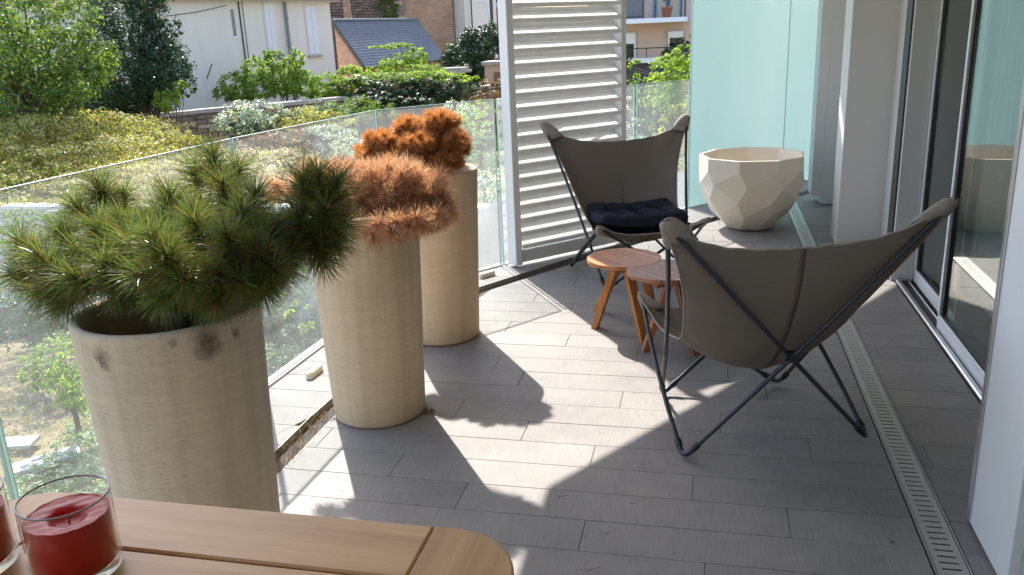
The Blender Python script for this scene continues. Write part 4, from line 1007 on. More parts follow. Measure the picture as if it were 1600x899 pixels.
# ---- white house behind the wall
t = empty('white_house', (-16.18, 36.00, -2.6), 1.2144, 'white rendered house wall with closed shutters and a grey drainpipe', 'house')
M_house = stained('house_render', (.74,.70,.63)); M_shut = plain('shutter_paint', (.68,.69,.73), .6, var=.03)
WL = 15.0; EH = (0.10, 5.80)[1]
MB().box((-WL,0,0), (0,9,EH)).build('wall', M_house, t)
m = MB().box((-WL-.3,-.35,EH+.001), (.28,9.3,EH+.15), .02).build('eave', M_white, t)
MB().tube([(-WL-.3,-.42,EH+.09),(.3,-.42,EH+.09)], .065, 8).build('gutter', plain('zinc', (.35,.36,.37), .5, .4), m)
MB().add([(-WL-.3,-.35,EH+.151),(.3,-.35,EH+.151),(.3,4.5,EH+2.6),(-WL-.3,4.5,EH+2.6),(.3,9.3,EH+.151),(-WL-.3,9.3,EH+.151)], [(0,1,2,3),(3,2,4,5),(1,4,2),(0,3,5)]).build('roof', plain('slate_roof', (.07,.075,.09), .6, var=.2), t)
def shutter(pa, pb):
    (xa, zt), (xb, zb) = pa, pb
    f = MB().box((xa-.05,-.03,zb-.05), (xb+.05,-.002,zt+.05), .004).build('window', M_house, t)
    n = 2; wq = (xb-xa)/n
    for k in range(n): MB().box((xa+k*wq+.004,-.062,zb), (xa+(k+1)*wq-.004,-.031,zt), .006).build('shutter', M_shut, f)
    MB().box((xa-.12,-.14,zb-.12), (xb+.12,-.001,zb-.055), .01).build('sill', M_cop, f)
shutter((-3.72, 5.77), (-3.28, 3.70)); shutter((-1.50, 5.62), (-0.90, 3.67))
(xa, za), (xb, zb) = (-5.34, 5.51), (-5.20, 4.51)
f = MB().box((xa-.08,-.035,zb-.08),(xb+.08,-.002,zb),.004).build('window', M_white, t)
MB().box((xa+.001,-.02,zb+.002),(xb-.001,-.003,za)).build('pane', plain('dim_pane', (.20,.21,.20), .2), f)
xb = (-2.63, 4.74)[0]
m = MB().tube([(xb,-.10,EH),(xb,-.10,.3)], .06, 10)
for k in range(5): m.tube([(xb,-.10,EH-.7-k),(xb,-.10,EH-.64-k)], .076, 10)
m.build('drainpipe', plain('pipe_grey', (.20,.21,.22), .5, .3), t)
xa, za = (-4.94, 4.55); m = MB().tube([(xa,-.03,EH),(xa,-.03,1.5)], .025, 6).build('wall_cable', M_black, t)
MB().tube([(xa+.18,-.03,EH),(xa+.16,-.03,1.8)], .012, 6).build('wall_cable', M_black, t)
(xb, zb) = (-8.34, 5.28); (xc, zc) = (-5.55, 5.65)
MB().tube([(xc,-.04,zc),((xb+xc)/2,-.05,(zb+zc)/2-.05),(xb,-.04,zb)], .012, 5).build('wall_cable', M_black, t)
(xa, za), (xb, zb) = (-6.54, 3.55), (-6.87, 3.02); MB().tube([(xa,-.02,za),(xb,-.02,zb)], .016, 5).build('iron_anchor', M_black, t)
# pale glazed building to the left
gx0 = (-39.56, 40.00, 2.51)[0]; gx1 = (-29.10, 40.00, 2.11)[0]
t = empty('glazed_building', (gx0, 40, -2.6), 0, 'pale blue glazed building glimpsed behind the left hand trees', 'building')
MB().box((0,0,0), (gx1-gx0,6,9)).build('wall', plain('bluish_render', (.50,.53,.58), .7, var=.05), t)
k = 0; x = .5
while x < gx1-gx0-1:
    f = MB().box((x,-.06,1.6), (x+.08,-.001,7.6)).box((x+1.2,-.06,1.6),(x+1.28,-.001,7.6)).box((x+.0801,-.06,1.6),(x+1.1999,-.001,1.7)).box((x+.0801,-.06,4.6),(x+1.1999,-.001,4.7)).build('window', M_white, t)
    MB().box((x+.0802,-.03,1.702), (x+1.1998,-.002,4.598)).box((x+.0802,-.03,4.702), (x+1.1998,-.002,7.6)).build('pane', plain('blue_pane', (.30,.38,.46), .12) if 'blue_pane' not in MATS else MATS['blue_pane'], f); x += 1.7

# ---- brick shed with slate lean-to roof, gable towards us
SY = 38.0
e0 = (-15.63, 38.00, 0.60); r0_ = (-16.93, 38.00, 2.44); e1 = (-13.92, 39.50, 0.78)
sx1 = e0[0]; ez = e0[2]; rx = r0_[0]; rz = r0_[2]; gx = sx1-rx; SL = 8.5
t = empty('brick_shed', (rx, SY, -2.6), math.radians(-8), 'small brick shed with a slate roof between the white house and the big stone gable', 'shed')
M_brick = brick_mat('shed_brick', (.46,.24,.17), (.36,.19,.14), (.55,.50,.45), 1, .22, .075, .012)
M_brick2 = brick_mat('shed_brick_side', (.40,.22,.12), (.34,.17,.10), (.42,.34,.26), 1, .22, .075, .012, (PI/2,0,PI/2))
ezl, rzl = ez+2.6, rz+2.6
# gable bricks: real geometry
mb = MB(); rowsb = 0; z = 1.2; rr = random.Random(8); bm_ = [MB(), MB()]
while z < rzl:
    x = (-.11 if rowsb % 2 else 0)
    while x < gx:
        xm = gx*(rzl-z-.10)/(rzl-ezl) if z+.10 > ezl else gx
        xe = min(x+.205, xm)
        if xe-max(x,0) > .03: bm_[rr.choice((0,0,1))].box((max(x,0)+.006,-.022-rr.uniform(0,.006),z+.006), (xe,.0,z+.080))
        x += .215
    z += .088; rowsb += 1
MB().add([(0,0,0),(gx,0,0),(gx,0,ezl-.02),(0,0,rzl-.02),(0,SL,0),(gx,SL,0),(gx,SL,ezl-.02),(0,SL,rzl-.02)], [(0,1,2,3),(5,4,7,6),(4,0,3,7)]).build('wall', plain('brick_mortar', (.66,.60,.54), .9), t)
for q, c in zip(bm_, (plain('red_brick', (.50,.29,.22), .9, var=.2, scale=5), plain('brown_brick', (.40,.26,.20), .9, var=.2, scale=5))): o = q.build('brick_facing', c, t); o['kind'] = 'stuff'
MB().add([(gx+.002,0,0),(gx+.002,SL,0),(gx+.002,SL,ezl-.02),(gx+.002,0,ezl-.02)], [(0,1,2,3)]).build('side_wall', M_brick2, t)
rd = Vector((gx+.18, 0, (ezl-rzl)*(gx+.18)/gx)); rlen = rd.length
MB().add([(0,-.12,rzl),(rd.x,-.12,rzl+rd.z),(rd.x,SL+.1,rzl+rd.z),(0,SL+.1,rzl),(0,-.12,rzl-.06),(rd.x,-.12,rzl+rd.z-.06),(rd.x,SL+.1,rzl+rd.z-.06),(0,SL+.1,rzl-.06)], [(0,1,2,3),(4,7,6,5),(0,4,5,1),(1,5,6,2),(2,6,7,3),(3,7,4,0)]).build('roof', plain('roof_base', (.06,.065,.08), .8), t)
M_slate = plain('slate', (.13,.14,.165), .55, var=.2, scale=5, bump=.2)
dn = rd.normalized(); nr = Vector((-dn.z,0,dn.x)); ns = 17; stp = rlen/ns; sl_m = MB()
for i in range(ns):
    yy = -.12+(-.10 if i % 2 else 0)
    while yy < SL+.1:
        a = Vector((0,0,rzl))+dn*(stp*i)+nr*(.004); b = Vector((0,0,rzl))+dn*(stp*(i+1)+.02)+nr*(.028+rr.uniform(0,.008)); y0 = max(yy,-.12)+.006; y1 = min(yy+.24, SL+.1)-.006
        if y1-y0 > .04: sl_m.add([(a.x,y0,a.z),(a.x,y1,a.z),(b.x,y1,b.z),(b.x,y0,b.z),(b.x,y0,b.z-.02),(b.x,y1,b.z-.02)], [(0,3,2,1),(3,4,5,2)])
        yy += .25
o = sl_m.build('slates', M_slate, t); o['kind'] = 'stuff'
rm = MB().tube([(0,0,-.0),(0,.30,.0)], .075, 8).tube([(0,.27,.0),(0,.33,.0)], .095, 8).mesh('ridge_tile', M_slate)
yy = -.1
while yy < SL: link('ridge_tile', rm, t, (0,yy,rzl+.03)); yy += .36
MB().box((.05,-.10,-.16), (rlen,-.02,-.02), 0, Matrix.Translation((0,0,rzl)) @ Matrix.Rotation(-math.atan2(dn.z,dn.x),4,'Y')).build('verge_board', plain('verge', (.10,.09,.08), .8), t)

# ---- big stone and brick building behind
BX = (-17.99, 50.00, 1.51)[0]; bxr = (-15.00, 50.00, 1.39)[0]; bxl = (-23.98, 50.00, 3.23)[0]
t = empty('stone_building', (BX, 50, -2.6), 0, 'tall old building with a dark rubble stone wall and an orange brick wall', 'building')
M_rubw = brick_mat('dark_rubble', (.11,.085,.075), (.21,.145,.115), (.05,.04,.038), 1, .42, .17, .03, noise_d=.25, msm=.5)
M_orb = brick_mat('orange_brick', (.44,.23,.13), (.28,.165,.11), (.36,.27,.2), 1, .28, .095, .018, noise_d=.12)
MB().box((bxl-BX,0,0), (-.001,12,11)).build('rubble_wall', M_rubw, t)
MB().box((0,-.12,0), (bxr-BX,12,11)).build('brick_wall', M_orb, t)
MB().box((bxl-BX+2.4,-.05,0), (bxl-BX+2.9,-.001,11)).build('pilaster', M_orb, t)
for k in range(40):
    zq = .3+k*.27
    MB().box((-.30 if k % 2 else -.16,-.16,zq), (.22 if k % 2 else .36,-.121,zq+.24), .01).build('quoin', M_stones[1] if k % 3 else M_stones[0], t)
# white chimney breast / narrow house right of it
ax = (-15.21, 51.00, 2.12)[0]; bx_ = (-14.33, 51.00, 2.08)[0]
t = empty('narrow_house', (ax, 51, -2.6), 0, 'narrow cream wall squeezed right of the orange brick wall', 'house')
MB().box((0.02,0,0), (bx_-ax,8,11)).build('wall', plain('cream_render', (.62,.57,.50), .9, var=.06), t)
MB().tube([(.22,-.08,0),(.22,-.08,11)], .06, 8).build('drainpipe', plain('pipe_dark', (.12,.12,.13), .5), t)
# far town house with slate roof
ax = (-17.42, 62.00, 3.05)[0]; bx_ = (-13.91, 62.00, 2.90)[0]; zr = (-15.78, 62.00, 3.29)[2]+2.6
t = empty('town_house', (ax, 62, -2.6), 0, 'distant red brick and white stone town house with a dark slate roof', 'house')
MB().box((0,0,0), (bx_-ax,8,zr)).build('wall', brick_mat('far_brick', (.36,.13,.09), (.30,.11,.08), (.4,.3,.25), 1, .3, .12, .02), t)
MB().box((-.2,-.35,zr+.001), (bx_-ax+.2,8,zr+.35)).build('cornice', M_white, t)
MB().add([(-.2,-.35,zr+.351),(bx_-ax+.2,-.35,zr+.351),(bx_-ax+.2,1.6,zr+4.5),(-.2,1.6,zr+4.5)], [(0,1,2,3)]).build('roof', plain('far_slate', (.05,.06,.09), .6, var=.15), t)
wx = (-15.73, 62.00, 2.27)[0]-ax; wz = (-15.73, 62.00, 2.27)[2]+2.6
for dx in (-1.55, 0, 1.5):
    MB().box((wx+dx-.62,-.10,wz-1.3), (wx+dx-.36,-.002,zr)).box((wx+dx+.36,-.10,wz-1.3), (wx+dx+.62,-.002,zr)).box((wx+dx-.3599,-.09,wz+.62),(wx+dx+.3599,-.002,zr)).build('stone_surround', M_cop, t)
    f = MB().box((wx+dx-.36,-.06,wz-.62), (wx+dx-.30,-.003,wz+.61)).box((wx+dx+.30,-.06,wz-.62), (wx+dx+.36,-.003,wz+.61)).box((wx+dx-.03,-.06,wz-.62), (wx+dx+.03,-.003,wz+.61)).box((wx+dx-.2999,-.05,wz-.05),(wx+dx-.031,-.003,wz+.05)).box((wx+dx+.031,-.05,wz-.05),(wx+dx+.2999,-.003,wz+.05)).build('window', M_white, t)
    MB().box((wx+dx-.2999,-.02,wz-.62), (wx+dx-.0301,-.004,wz+.61)).box((wx+dx+.0301,-.02,wz-.62), (wx+dx+.2999,-.004,wz+.61)).build('pane', MATS['blue_pane'], f)
# poles and street lamp
for k, (px, r, lb) in enumerate((((-14.17, 52.00, 1.32), .05, 'thin dark pole in front of the distant town house, left one'), ((-12.43, 50.00, 1.29), .11, 'thicker brown utility pole in front of the distant town house'), ((-11.48, 48.00, 1.29), .08, 'dark pole just left of the louvre screen'))):
    o = MB().tube([(0,0,0),(0,0,9)], [r,r*.8], 10).tube([(-.3*r*4,0,8.2),(.3*r*4,0,8.2)], r*.4, 6).build('utility_pole', plain('pole_brown', (.10,.08,.07), .8) if k else M_tube, None, (px[0],px[1],-2.6)); tag(o, lb, 'pole', 'poles in the street')
p = (-12.85, 51.00, 2.38); h = (-13.27, 51.00, 3.34)[2]+2.6
t = empty('street_lamp', (p[0],p[1],-2.6), 0, 'pale street lamp with a curved arm before the dark slate roof', 'street lamp')
MB().tube([(0,0,0),(0,0,h-.6),(-.1,0,h-.2),(-.35,0,h)], [.06,.05,.04,.035], 8).build('pole', M_alu, t)
MB().box((-.75,-.08,h-.03), (-.33,.08,h+.05), .03).build('lamp_head', M_white, t)

# ---- beige block with coping and a flat cap stone
p = (-9.63, 37.00, -0.42); q = (-8.42, 37.00, -0.46); zt = (-9.25, 37.00, 0.27)[2]
t = empty('garden_pier', (p[0],p[1],-2.6), 0, 'low beige rendered block with flat coping behind the bare shrub', 'wall')
MB().box((0,0,0), (2.6,1.2,zt+2.6)).build('block', plain('beige_render', (.50,.36,.25), .9, var=.1), t)
MB().box((-.12,-.12,zt+2.601), (2.72,1.3,zt+2.76), .02).build('coping', M_cop, t)
MB().box((.4,-.02,zt+1.9), (.9,-.001,zt+2.3)).box((.95,-.02,zt+1.9), (1.3,-.001,zt+2.3)).build('grille', plain('brown_grille', (.22,.12,.07), .8), t)
p = (-11.25, 38.00, 0.07)
o = MB().tube([(0,0,0),(0,0,.10)], .75, 20).tube([(0,0,.1001),(0,0,.22)], .6, 20).tube([(0,0,-2),(0,0,-.001)], .18, 12).build('stone_basin', M_cop, None, (p[0],p[1],p[2]-.1)); tag(o, 'round pale stone cap half hidden by the tree behind the clipped hedge', 'basin')

# ---- peach apartment block seen in the gap right of the screen
AY = 27.0

ax = (-3.47, 27.00, 1.35)[0]; bx_ = (-0.01, 27.00, 1.22)[0]
t = empty('apartment_block', (ax, AY, -2.6), 0, 'peach apartment block with a white balcony slab and dark blue base', 'building')
M_peach = plain('peach_render', (.56,.41,.33), .9, var=.05, scale=1.5)
def az(p): return p[2]+2.6
zb0 = az((-2.10, 27.00, 0.60)); zs0 = az((-2.10, 27.00, 1.73)); zs1 = az((-2.10, 27.00, 1.86))
MB().box((0,0,zb0), (bx_-ax,10,11)).build('wall', M_peach, t)
MB().box((0,-.25,0), (bx_-ax,10,zb0-.001)).build('base_wall', plain('blue_grey_base', (.05,.06,.085), .7, var=.1), t)
MB().box(((-2.76, 27.00, 0.63)[0]-ax-.6,-.75,zb0+.0005), ((-1.28, 27.00, 0.58)[0]-ax,-.001,zb0+.14), .01).build('terrace_slab', M_white, t)
m = MB().tube([((-2.76, 27.00, 0.63)[0]-ax-.6,-.6,zb0+.42),((-1.09, 27.00, 0.57)[0]-ax,-.6,zb0+.42)], .018, 6)
for px in (0, .9, 1.8): m.tube([(px+(-2.76, 27.00, 0.63)[0]-ax,-.6,zb0+.14),(px+(-2.76, 27.00, 0.63)[0]-ax,-.6,zb0+.42)], .014, 6)
m.build('handrail', M_tube, t)
for (pa, pb, sh) in (((-2.62, 27.00, 1.47), (-2.23, 27.00, 0.70), .2), ((-1.26, 27.00, 1.46), (-0.81, 27.00, 0.66), .06)):
    xa, za = pa[0]-ax, az(pa); xb, zb = pb[0]-ax, az(pb)
    MB().box((xa-.07,-.012,zb), (xb+.07,-.001,za+.07)).build('window_reveal', plain('beige_reveal', (.44,.36,.28), .9) if 'beige_reveal' not in MATS else MATS['beige_reveal'], t)
    f = MB().box((xa,-.05,za-.12-sh), (xb,-.013,za), .004).box((xa,-.04,zb),(xa+.05,-.013,za-.121-sh)).box((xb-.05,-.04,zb),(xb,-.013,za-.121-sh)).build('window', M_white, t)
    MB().box((xa+.051,-.03,zb), (xb-.051,-.014,za-.122-sh)).build('pane', plain('black_pane', (.012,.02,.018), .03) if 'black_pane' not in MATS else MATS['black_pane'], f)
b = MB().box((-.2,-1.5,zs0), ((-0.68, 25.50, 1.79)[0]-ax,-.001,zs1), .01).build('balcony', M_white, t)
xq = (-1.92, 25.60, 2.02)[0]-ax; xr = (-0.70, 25.60, 1.97)[0]-ax
MB().box((0,-1.45,zs1+.08), (xq,-1.42,zs1+1.05)).build('railing_panel', plain('smoked_glass', (.09,.11,.15), .1), b)
MB().box((xq+.001,-1.47,zs1), (xq+.05,-1.42,zs1+1.1)).box((xr-.05,-1.47,zs1), (xr,-1.42,zs1+1.1)).box((0,-1.47,zs1+.02),(xq,-1.41,zs1+.079)).box((xq+.051,-1.46,zs1+1.04),(xr-.051,-1.42,zs1+1.1)).build('railing_post', M_tube, b)
xa = (-1.68, 27.00, 2.02)[0]-ax; xb = (-0.85, 27.00, 1.99)[0]-ax
f = MB().box((xa,-.06,zs1),(xa+.07,-.001,zs1+2.1)).box((xb-.07,-.06,zs1),(xb,-.001,zs1+2.1)).box(((xa+xb)/2-.06,-.06,zs1),((xa+xb)/2+.06,-.001,zs1+2.1)).build('window', plain('blue_frame', (.06,.12,.22), .5), t)
MB().box((xa+.071,-.04,zs1),((xa+xb)/2-.061,-.002,zs1+2.1)).box(((xa+xb)/2+.061,-.04,zs1),(xb-.071,-.002,zs1+2.1)).build('pane', MATS['beige_reveal'], f)
p = (-1.25, 25.90, 1.89)
t = empty('balcony_plant', (p[0],p[1],zs1-2.6), 0, 'small leafy plant in a terracotta pot on the apartment balcony', 'potted plant')
MB().lathe([(0,0),(.11,0),(.16,.26),(.17,.26),(.17,.30),(.14,.30),(.13,.24),(0,.24)], 20).build('pot', plain('terracotta', (.35,.13,.07), .8), t)
crown('foliage', [(0,0,.62,.20,.2,.16)], 90, .045, G_grey, t, 4); MB().tube([(0,0,.2),(0,0,.6)], .015, 5).build('stem', M_trunk, t)

# ================================================================ vegetation
# lush trees left
plant('leafy_tree', (*(-15.85, 17.50, 0.68)[:2], -2.6), [L((-15.51, 17.00, 2.00),1.7,1.5,1.3), L((-14.75, 17.50, 1.24),1.1,1.1,0.92), L((-15.68, 17.00, 1.01),1.5,1.3,1.1), L((-14.38, 18.00, 1.57),0.8,0.8,0.57), L((-15.05, 17.50, 2.53),1.4,1.1,0.8), L((-16.89, 17.00, 1.76),1.5,1.4,1.8)], 22500, .062, G_mid, 'light green leafy tree at the top left, nearest the glazed building', 'tree', 21, 'trees by the white house', .14, up=.5)
plant('leafy_tree', (*(-17.53, 19.00, 0.12)[:2], -2.6), [L((-17.27, 19.00, 0.35),2.2,1.1,1), L((-16.91, 20.00, 0.51),1.4,0.92,0.8), L((-18.79, 19.00, 0.64),1.7,1.1,1)], 11700, .06, G_dark, 'dark undergrowth tree below the light green tree at the left', 'tree', 22, 'trees by the white house', .10)
plant('leafy_tree', (*(-16.16, 22.00, 0.15)[:2], -2.6), [L((-16.14, 22.00, 1.32),1.4,1.5,1.7), L((-16.97, 22.00, 0.90),1.1,1.1,1.2), L((-15.28, 22.00, 0.94),0.94,1,1), L((-16.09, 22.00, 2.62),1.1,1,1.1), L((-14.81, 22.00, 2.14),0.38,0.5,0.28), L((-15.25, 22.00, 1.64),0.56,0.62,0.38), L((-14.83, 22.00, 0.57),0.53,0.62,0.44), L((-15.42, 22.00, 2.93),0.5,0.75,0.75), L((-17.55, 22.00, 0.18),1.2,1.1,0.75), L((-15.15, 22.00, 3.25),0.62,0.75,0.62)], 37400, .055, G_dark, 'dense dark green tree standing against the white house', 'tree', 23, 'trees by the white house', .14, limbs=8)
plant('shrub', (*(-14.49, 21.00, 0.20)[:2], -2.6), [L((-14.47, 21.00, 0.28),.42,.4,.35), L((-13.98, 21.00, 0.53),.25,.3,.25)], 1400, .055, G_bright, 'small bright green shrub at the foot of the dark tree', 'shrub', 24, None, .04)
# bright shrubs over the wall
for k, (bpx, lb, lobes, n) in enumerate((
   (385, 'bright green shrub below the slit window of the white house', [L((-16.68, 28.50, 0.16),.75,.6,.55), L((-17.23, 28.50, -0.05),.5,.4,.3), L((-16.00, 28.50, 0.82),.45,.4,.4), L((-15.84, 28.50, 0.14),.7,.6,.55)], 5200),
   (445, 'tall bright green shrub covering the foot of the drainpipe', [L((-15.19, 29.00, 0.32),.9,.6,.65), L((-15.36, 29.00, 1.00),.4,.4,.4), L((-14.54, 29.00, 1.04),.3,.4,.35), L((-14.45, 29.00, 0.18),.7,.6,.5), L((-15.73, 29.00, 1.08),.25,.3,.3)], 6500),
   (520, 'pale yellow green shrub between the house corner and the brick shed', [L((-13.80, 30.00, -0.02),.7,.5,.5), L((-13.21, 30.50, 0.33),.5,.4,.4), L((-13.99, 29.50, -0.32),.6,.5,.35), L((-13.02, 31.00, 0.48),.6,.3,.16), L((-13.30, 30.00, -0.15),.8,.5,.4)], 5200))):
    p = (-16.37, 28.50, 0.04) if k == 0 else ((-15.11, 29.00, -0.03) if k == 1 else (-13.68, 30.00, -0.14))
    plant('shrub', (p[0],p[1],-2.4), lobes, n*2, .05, G_bright, lb, 'shrub', 30+k, 'shrubs behind the stone wall', .05, up=.6)
plant('climber', (*(-11.68, 33.00, 0.34)[:2], -2.6), [L((-11.92, 32.60, 0.49),1.0,.5,.55), L((-11.37, 33.00, 0.82),.5,.5,.4), L((-10.81, 32.00, 0.24),.9,.6,.4), L((-12.35, 33.00, 1.30),.9,.3,.12), L((-12.39, 32.00, 0.17),.8,.5,.3)], 11000, .055, G_bright, 'bright green climber spilling over the eave of the brick shed', 'climbing plant', 34, None, .05, up=.6)
plant('climber', (*(-17.00, 49.60, 1.48)[:2], -2.6), [L((-18.70, 49.70, 3.17),.7,.18,.9), L((-18.50, 49.70, 2.26),.35,.15,.5), L((-17.08, 49.50, 1.12),.5,.25,.5), L((-16.94, 49.40, 0.38),.6,.3,.5)], 3200, .09, G_mid, 'ivy climbing the dark rubble wall of the tall old building', 'climbing plant', 35, None, .05)
# clipped hedge on the wall
hl = [(-12.21,29.5,-0.14,0.95,0.7,0.5),(-11.64,29.8,-0.22,0.95,0.7,0.55),(-11.04,30.2,-0.27,0.95,0.7,0.55),(-10.43,30.6,-0.27,0.95,0.7,0.55),(-9.81,31.0,-0.26,0.95,0.7,0.5),(-9.34,31.4,-0.35,0.95,0.7,0.45),(-11.67,29.0,-0.52,0.95,0.7,0.4),(-10.53,29.5,-0.63,0.95,0.7,0.3)]
plant('hedge', (*(-10.87, 30.50, -0.48)[:2], -2.6), hl, 17000, .062, G_dark, 'dark green clipped hedge growing over the stone wall', 'hedge', 36, None, .08, up=.8, fill=.7)
ht = [(-12.46,29.6,0.18,0.95,0.65,0.22),(-11.88,30.0,0.18,0.95,0.65,0.22),(-11.24,30.3,0.19,0.95,0.65,0.22),(-10.6,30.6,0.2,0.95,0.65,0.22),(-9.98,31.0,0.16,0.95,0.65,0.22),(-9.41,31.4,0.07,0.95,0.65,0.22)]  # hedge top, not ivy: lighter leaves paint in the sun on it
plant('ivy', (*(-10.83, 30.50, -0.02)[:2], -2.0), ht, 7500, .06, G_bright, 'sunlit top of the clipped hedge, the sun put into its yellow green leaves', 'ivy', 37, None, .03, up=.9)
plant('leafy_tree', (*(-11.11, 40.00, -0.04)[:2], -2.6), [L((-11.40, 40.00, 0.41),1.2,1.1,0.99), L((-10.29, 40.00, 0.66),1.2,1.1,1.2), L((-10.71, 40.00, 1.40),0.88,0.88,0.55), L((-9.94, 40.00, 1.37),0.66,0.77,0.77), L((-10.85, 39.00, -0.29),1.3,0.99,0.66), L((-11.93, 40.00, 0.51),0.55,0.55,0.55)], 16800, .085, G_dark, 'dark green tree left of the louvre screen in front of the town house', 'tree', 38, 'trees by the white house', .12)
# bare brown shrub
def twiggy(p, r, h, n, label, mat, seed):
    rr = random.Random(seed); m = MB()
    for k in range(n):
        a = rr.uniform(0,6.28); e = rr.uniform(.15,1.0); q = Vector((r*e*math.cos(a), r*e*math.sin(a), h*rr.uniform(.5,1))); b = Vector((0,0,0)).lerp(q,.45)+Vector((rr.uniform(-.1,.1),rr.uniform(-.1,.1),.1))
        m.tube([(rr.uniform(-.15,.15),rr.uniform(-.15,.15),0), b, q], [.016,.011,.005], 4, False)
        for j in range(3): f = b.lerp(q, rr.uniform(.2,.9)); m.tube([f, f+Vector((rr.uniform(-.3,.3),rr.uniform(-.3,.3),rr.uniform(0,.3)))], [.007,.003], 3, False)
    o = m.build('bare_shrub', mat, None, p); return tag(o, label, 'shrub')
p = (-7.64, 29.00, -0.44); twiggy((p[0],p[1],-2.3), 1.1, 2.1, 90, 'bare brown twiggy shrub in front of the beige block', plain('brown_twigs', (.28,.16,.10), .9), 3)
plant('shrub', (*(-7.55, 30.00, -0.52)[:2], -2.6), [L((-7.50, 30.00, -0.30),.6,.4,.45), L((-7.77, 29.00, -0.61),.5,.4,.3)], 1600, .06, G_rust, 'rust coloured shrub beside the louvre screen', 'shrub', 39, None, .03)
# white flowering shrub in front of the wall
plant('shrub', (*(-12.56, 22.00, -0.47)[:2], -2.6), [L((-12.95, 22.00, -0.37),.75,.6,.5), L((-12.20, 22.00, -0.26),.65,.6,.4), L((-11.93, 22.50, -0.44),.35,.4,.3), L((-13.18, 21.50, -0.49),.35,.4,.3)], 5200, .05, G_silver, 'silvery white leaved shrub in front of the rubble wall', 'shrub', 40, None, .05, up=.3)
plant('shrub', (*(-11.70, 22.00, -0.66)[:2], -2.6), [L((-12.32, 21.50, -0.68),.8,.6,.35), L((-11.59, 22.00, -0.57),.25,.3,.25)], 1800, .05, G_dark, 'dark green base growth under the silvery shrub', 'shrub', 41, None, .04)
for k, (p, lb, mt) in enumerate((((-10.87, 23.00, -0.39), 'low grey green shrub at the foot of the rubble wall', G_grey), ((-10.29, 24.00, -0.38), 'low mixed green shrub right of the grey green one by the wall', G_mid), ((-10.90, 22.00, -0.49), 'low bushy yellow green shrub behind the glass balustrade', G_yellow))):
    plant('shrub', (p[0],p[1],-2.6), [L(p,.9,.7,.38), L((p[0]+.7,p[1]+.2,p[2]-.05),.6,.5,.3)], 2400, .052, mt, lb, 'shrub', 50+k, 'low shrubs along the wall', .03)
# ivy covered bank, yellow green
bank = [(-15.39,16.0,-0.11,1.6,1.2,0.55),(-14.83,16.5,-0.18,1.5,1.2,0.5),(-14.61,17.5,-0.09,1.3,1.2,0.45),(-14.06,18.0,-0.23,1.2,1.2,0.45),(-13.58,18.5,-0.46,1.1,1.2,0.45),(-12.73,18.0,-0.63,0.8,1.2,0.4),(-14.09,14.8,-0.64,1.5,1.2,0.5),(-13.34,15.2,-0.67,1.4,1.2,0.5),(-13.03,16.0,-0.63,1.4,1.2,0.5),(-12.74,16.8,-0.69,1.2,1.2,0.45),(-15.65,15.0,-0.32,1.6,1.2,0.8),(-14.05,14.0,-0.96,1.6,1.2,0.45),(-12.84,14.0,-0.96,1.5,1.2,0.4),(-11.86,15.0,-0.95,1.3,1.2,0.45)]
crown_o = crown('ivy_bank', bank, 62000, .040, G_yellow, None, 60, up=.3, fill=.6); tag(crown_o, 'yellow green ivy mass covering the bank before the stone wall', 'ivy', None, 'stuff')
cs = [(-10.38,14.6,-0.88,1.2,1.1,0.4),(-10.03,15.4,-0.83,1.2,1.1,0.4),(-9.69,16.2,-0.83,1.1,1.1,0.4),(-8.67,15.0,-0.96,1.1,1.1,0.4),(-9.45,14.0,-1.02,1.2,1.1,0.35),(-11.75,13.9,-1.0,1.2,1.1,0.3),(-10.41,13.8,-1.04,1.2,1.1,0.3),(-9.15,17.0,-0.96,1.0,1.1,0.35)]
o = crown('dry_ground_cover', cs, 16000, .045, G_straw, None, 61, up=.7, fill=.6); tag(o, 'pale straw coloured ground cover beyond the glass balustrade', 'ground cover', None, 'stuff')
p = (-9.80, 18.00, -0.74); plant('shrub', (p[0],p[1],-2.6), [L((-9.89, 18.00, -0.79),.9,.7,.5), L((-9.40, 18.50, -0.77),.6,.5,.45), L((-10.28, 18.00, -0.66),.5,.4,.35)], 2800, .05, G_rust, 'brownish dull shrub behind the second glass panel', 'shrub', 62, None, .04)
p = (-8.79, 19.00, -0.59); plant('shrub', (p[0],p[1],-2.6), [L((-8.89, 19.00, -0.69),.8,.6,.45), L((-7.98, 18.00, -0.83),.6,.5,.4)], 2400, .048, G_silver, 'pale silvery shrub behind the glass, left of the orange pines', 'shrub', 63, None, .04)
# right of the pots, behind the glass
for k, (p, q, lb, mt, n) in enumerate((((-5.62, 20.00, -0.37), (-6.08, 20.50, -0.26), 'silver leaved shrub behind the far orange pine', G_silver, 2600), ((-5.13, 19.00, -0.06), (-5.17, 19.00, -0.27), 'tuft of bright lime green grass left of the louvre screen', G_bright, 700), ((-4.81, 18.00, -0.79), (-4.70, 17.00, -1.01), 'grey green shrub behind the glass left of the louvre screen', G_grey, 2600), ((-3.64, 14.60, -1.07), (-3.95, 14.40, -1.09), 'grey leaved plants at the edge of the white parapet', G_silver, 2200))):
    plant('shrub', (p[0],p[1],-2.6), [L(p,.5,.5,.42 if k != 1 else .28), L(q,.55,.5,.35 if k != 1 else .25)], n, .04, mt, lb, 'shrub', 70+k, None, .03)
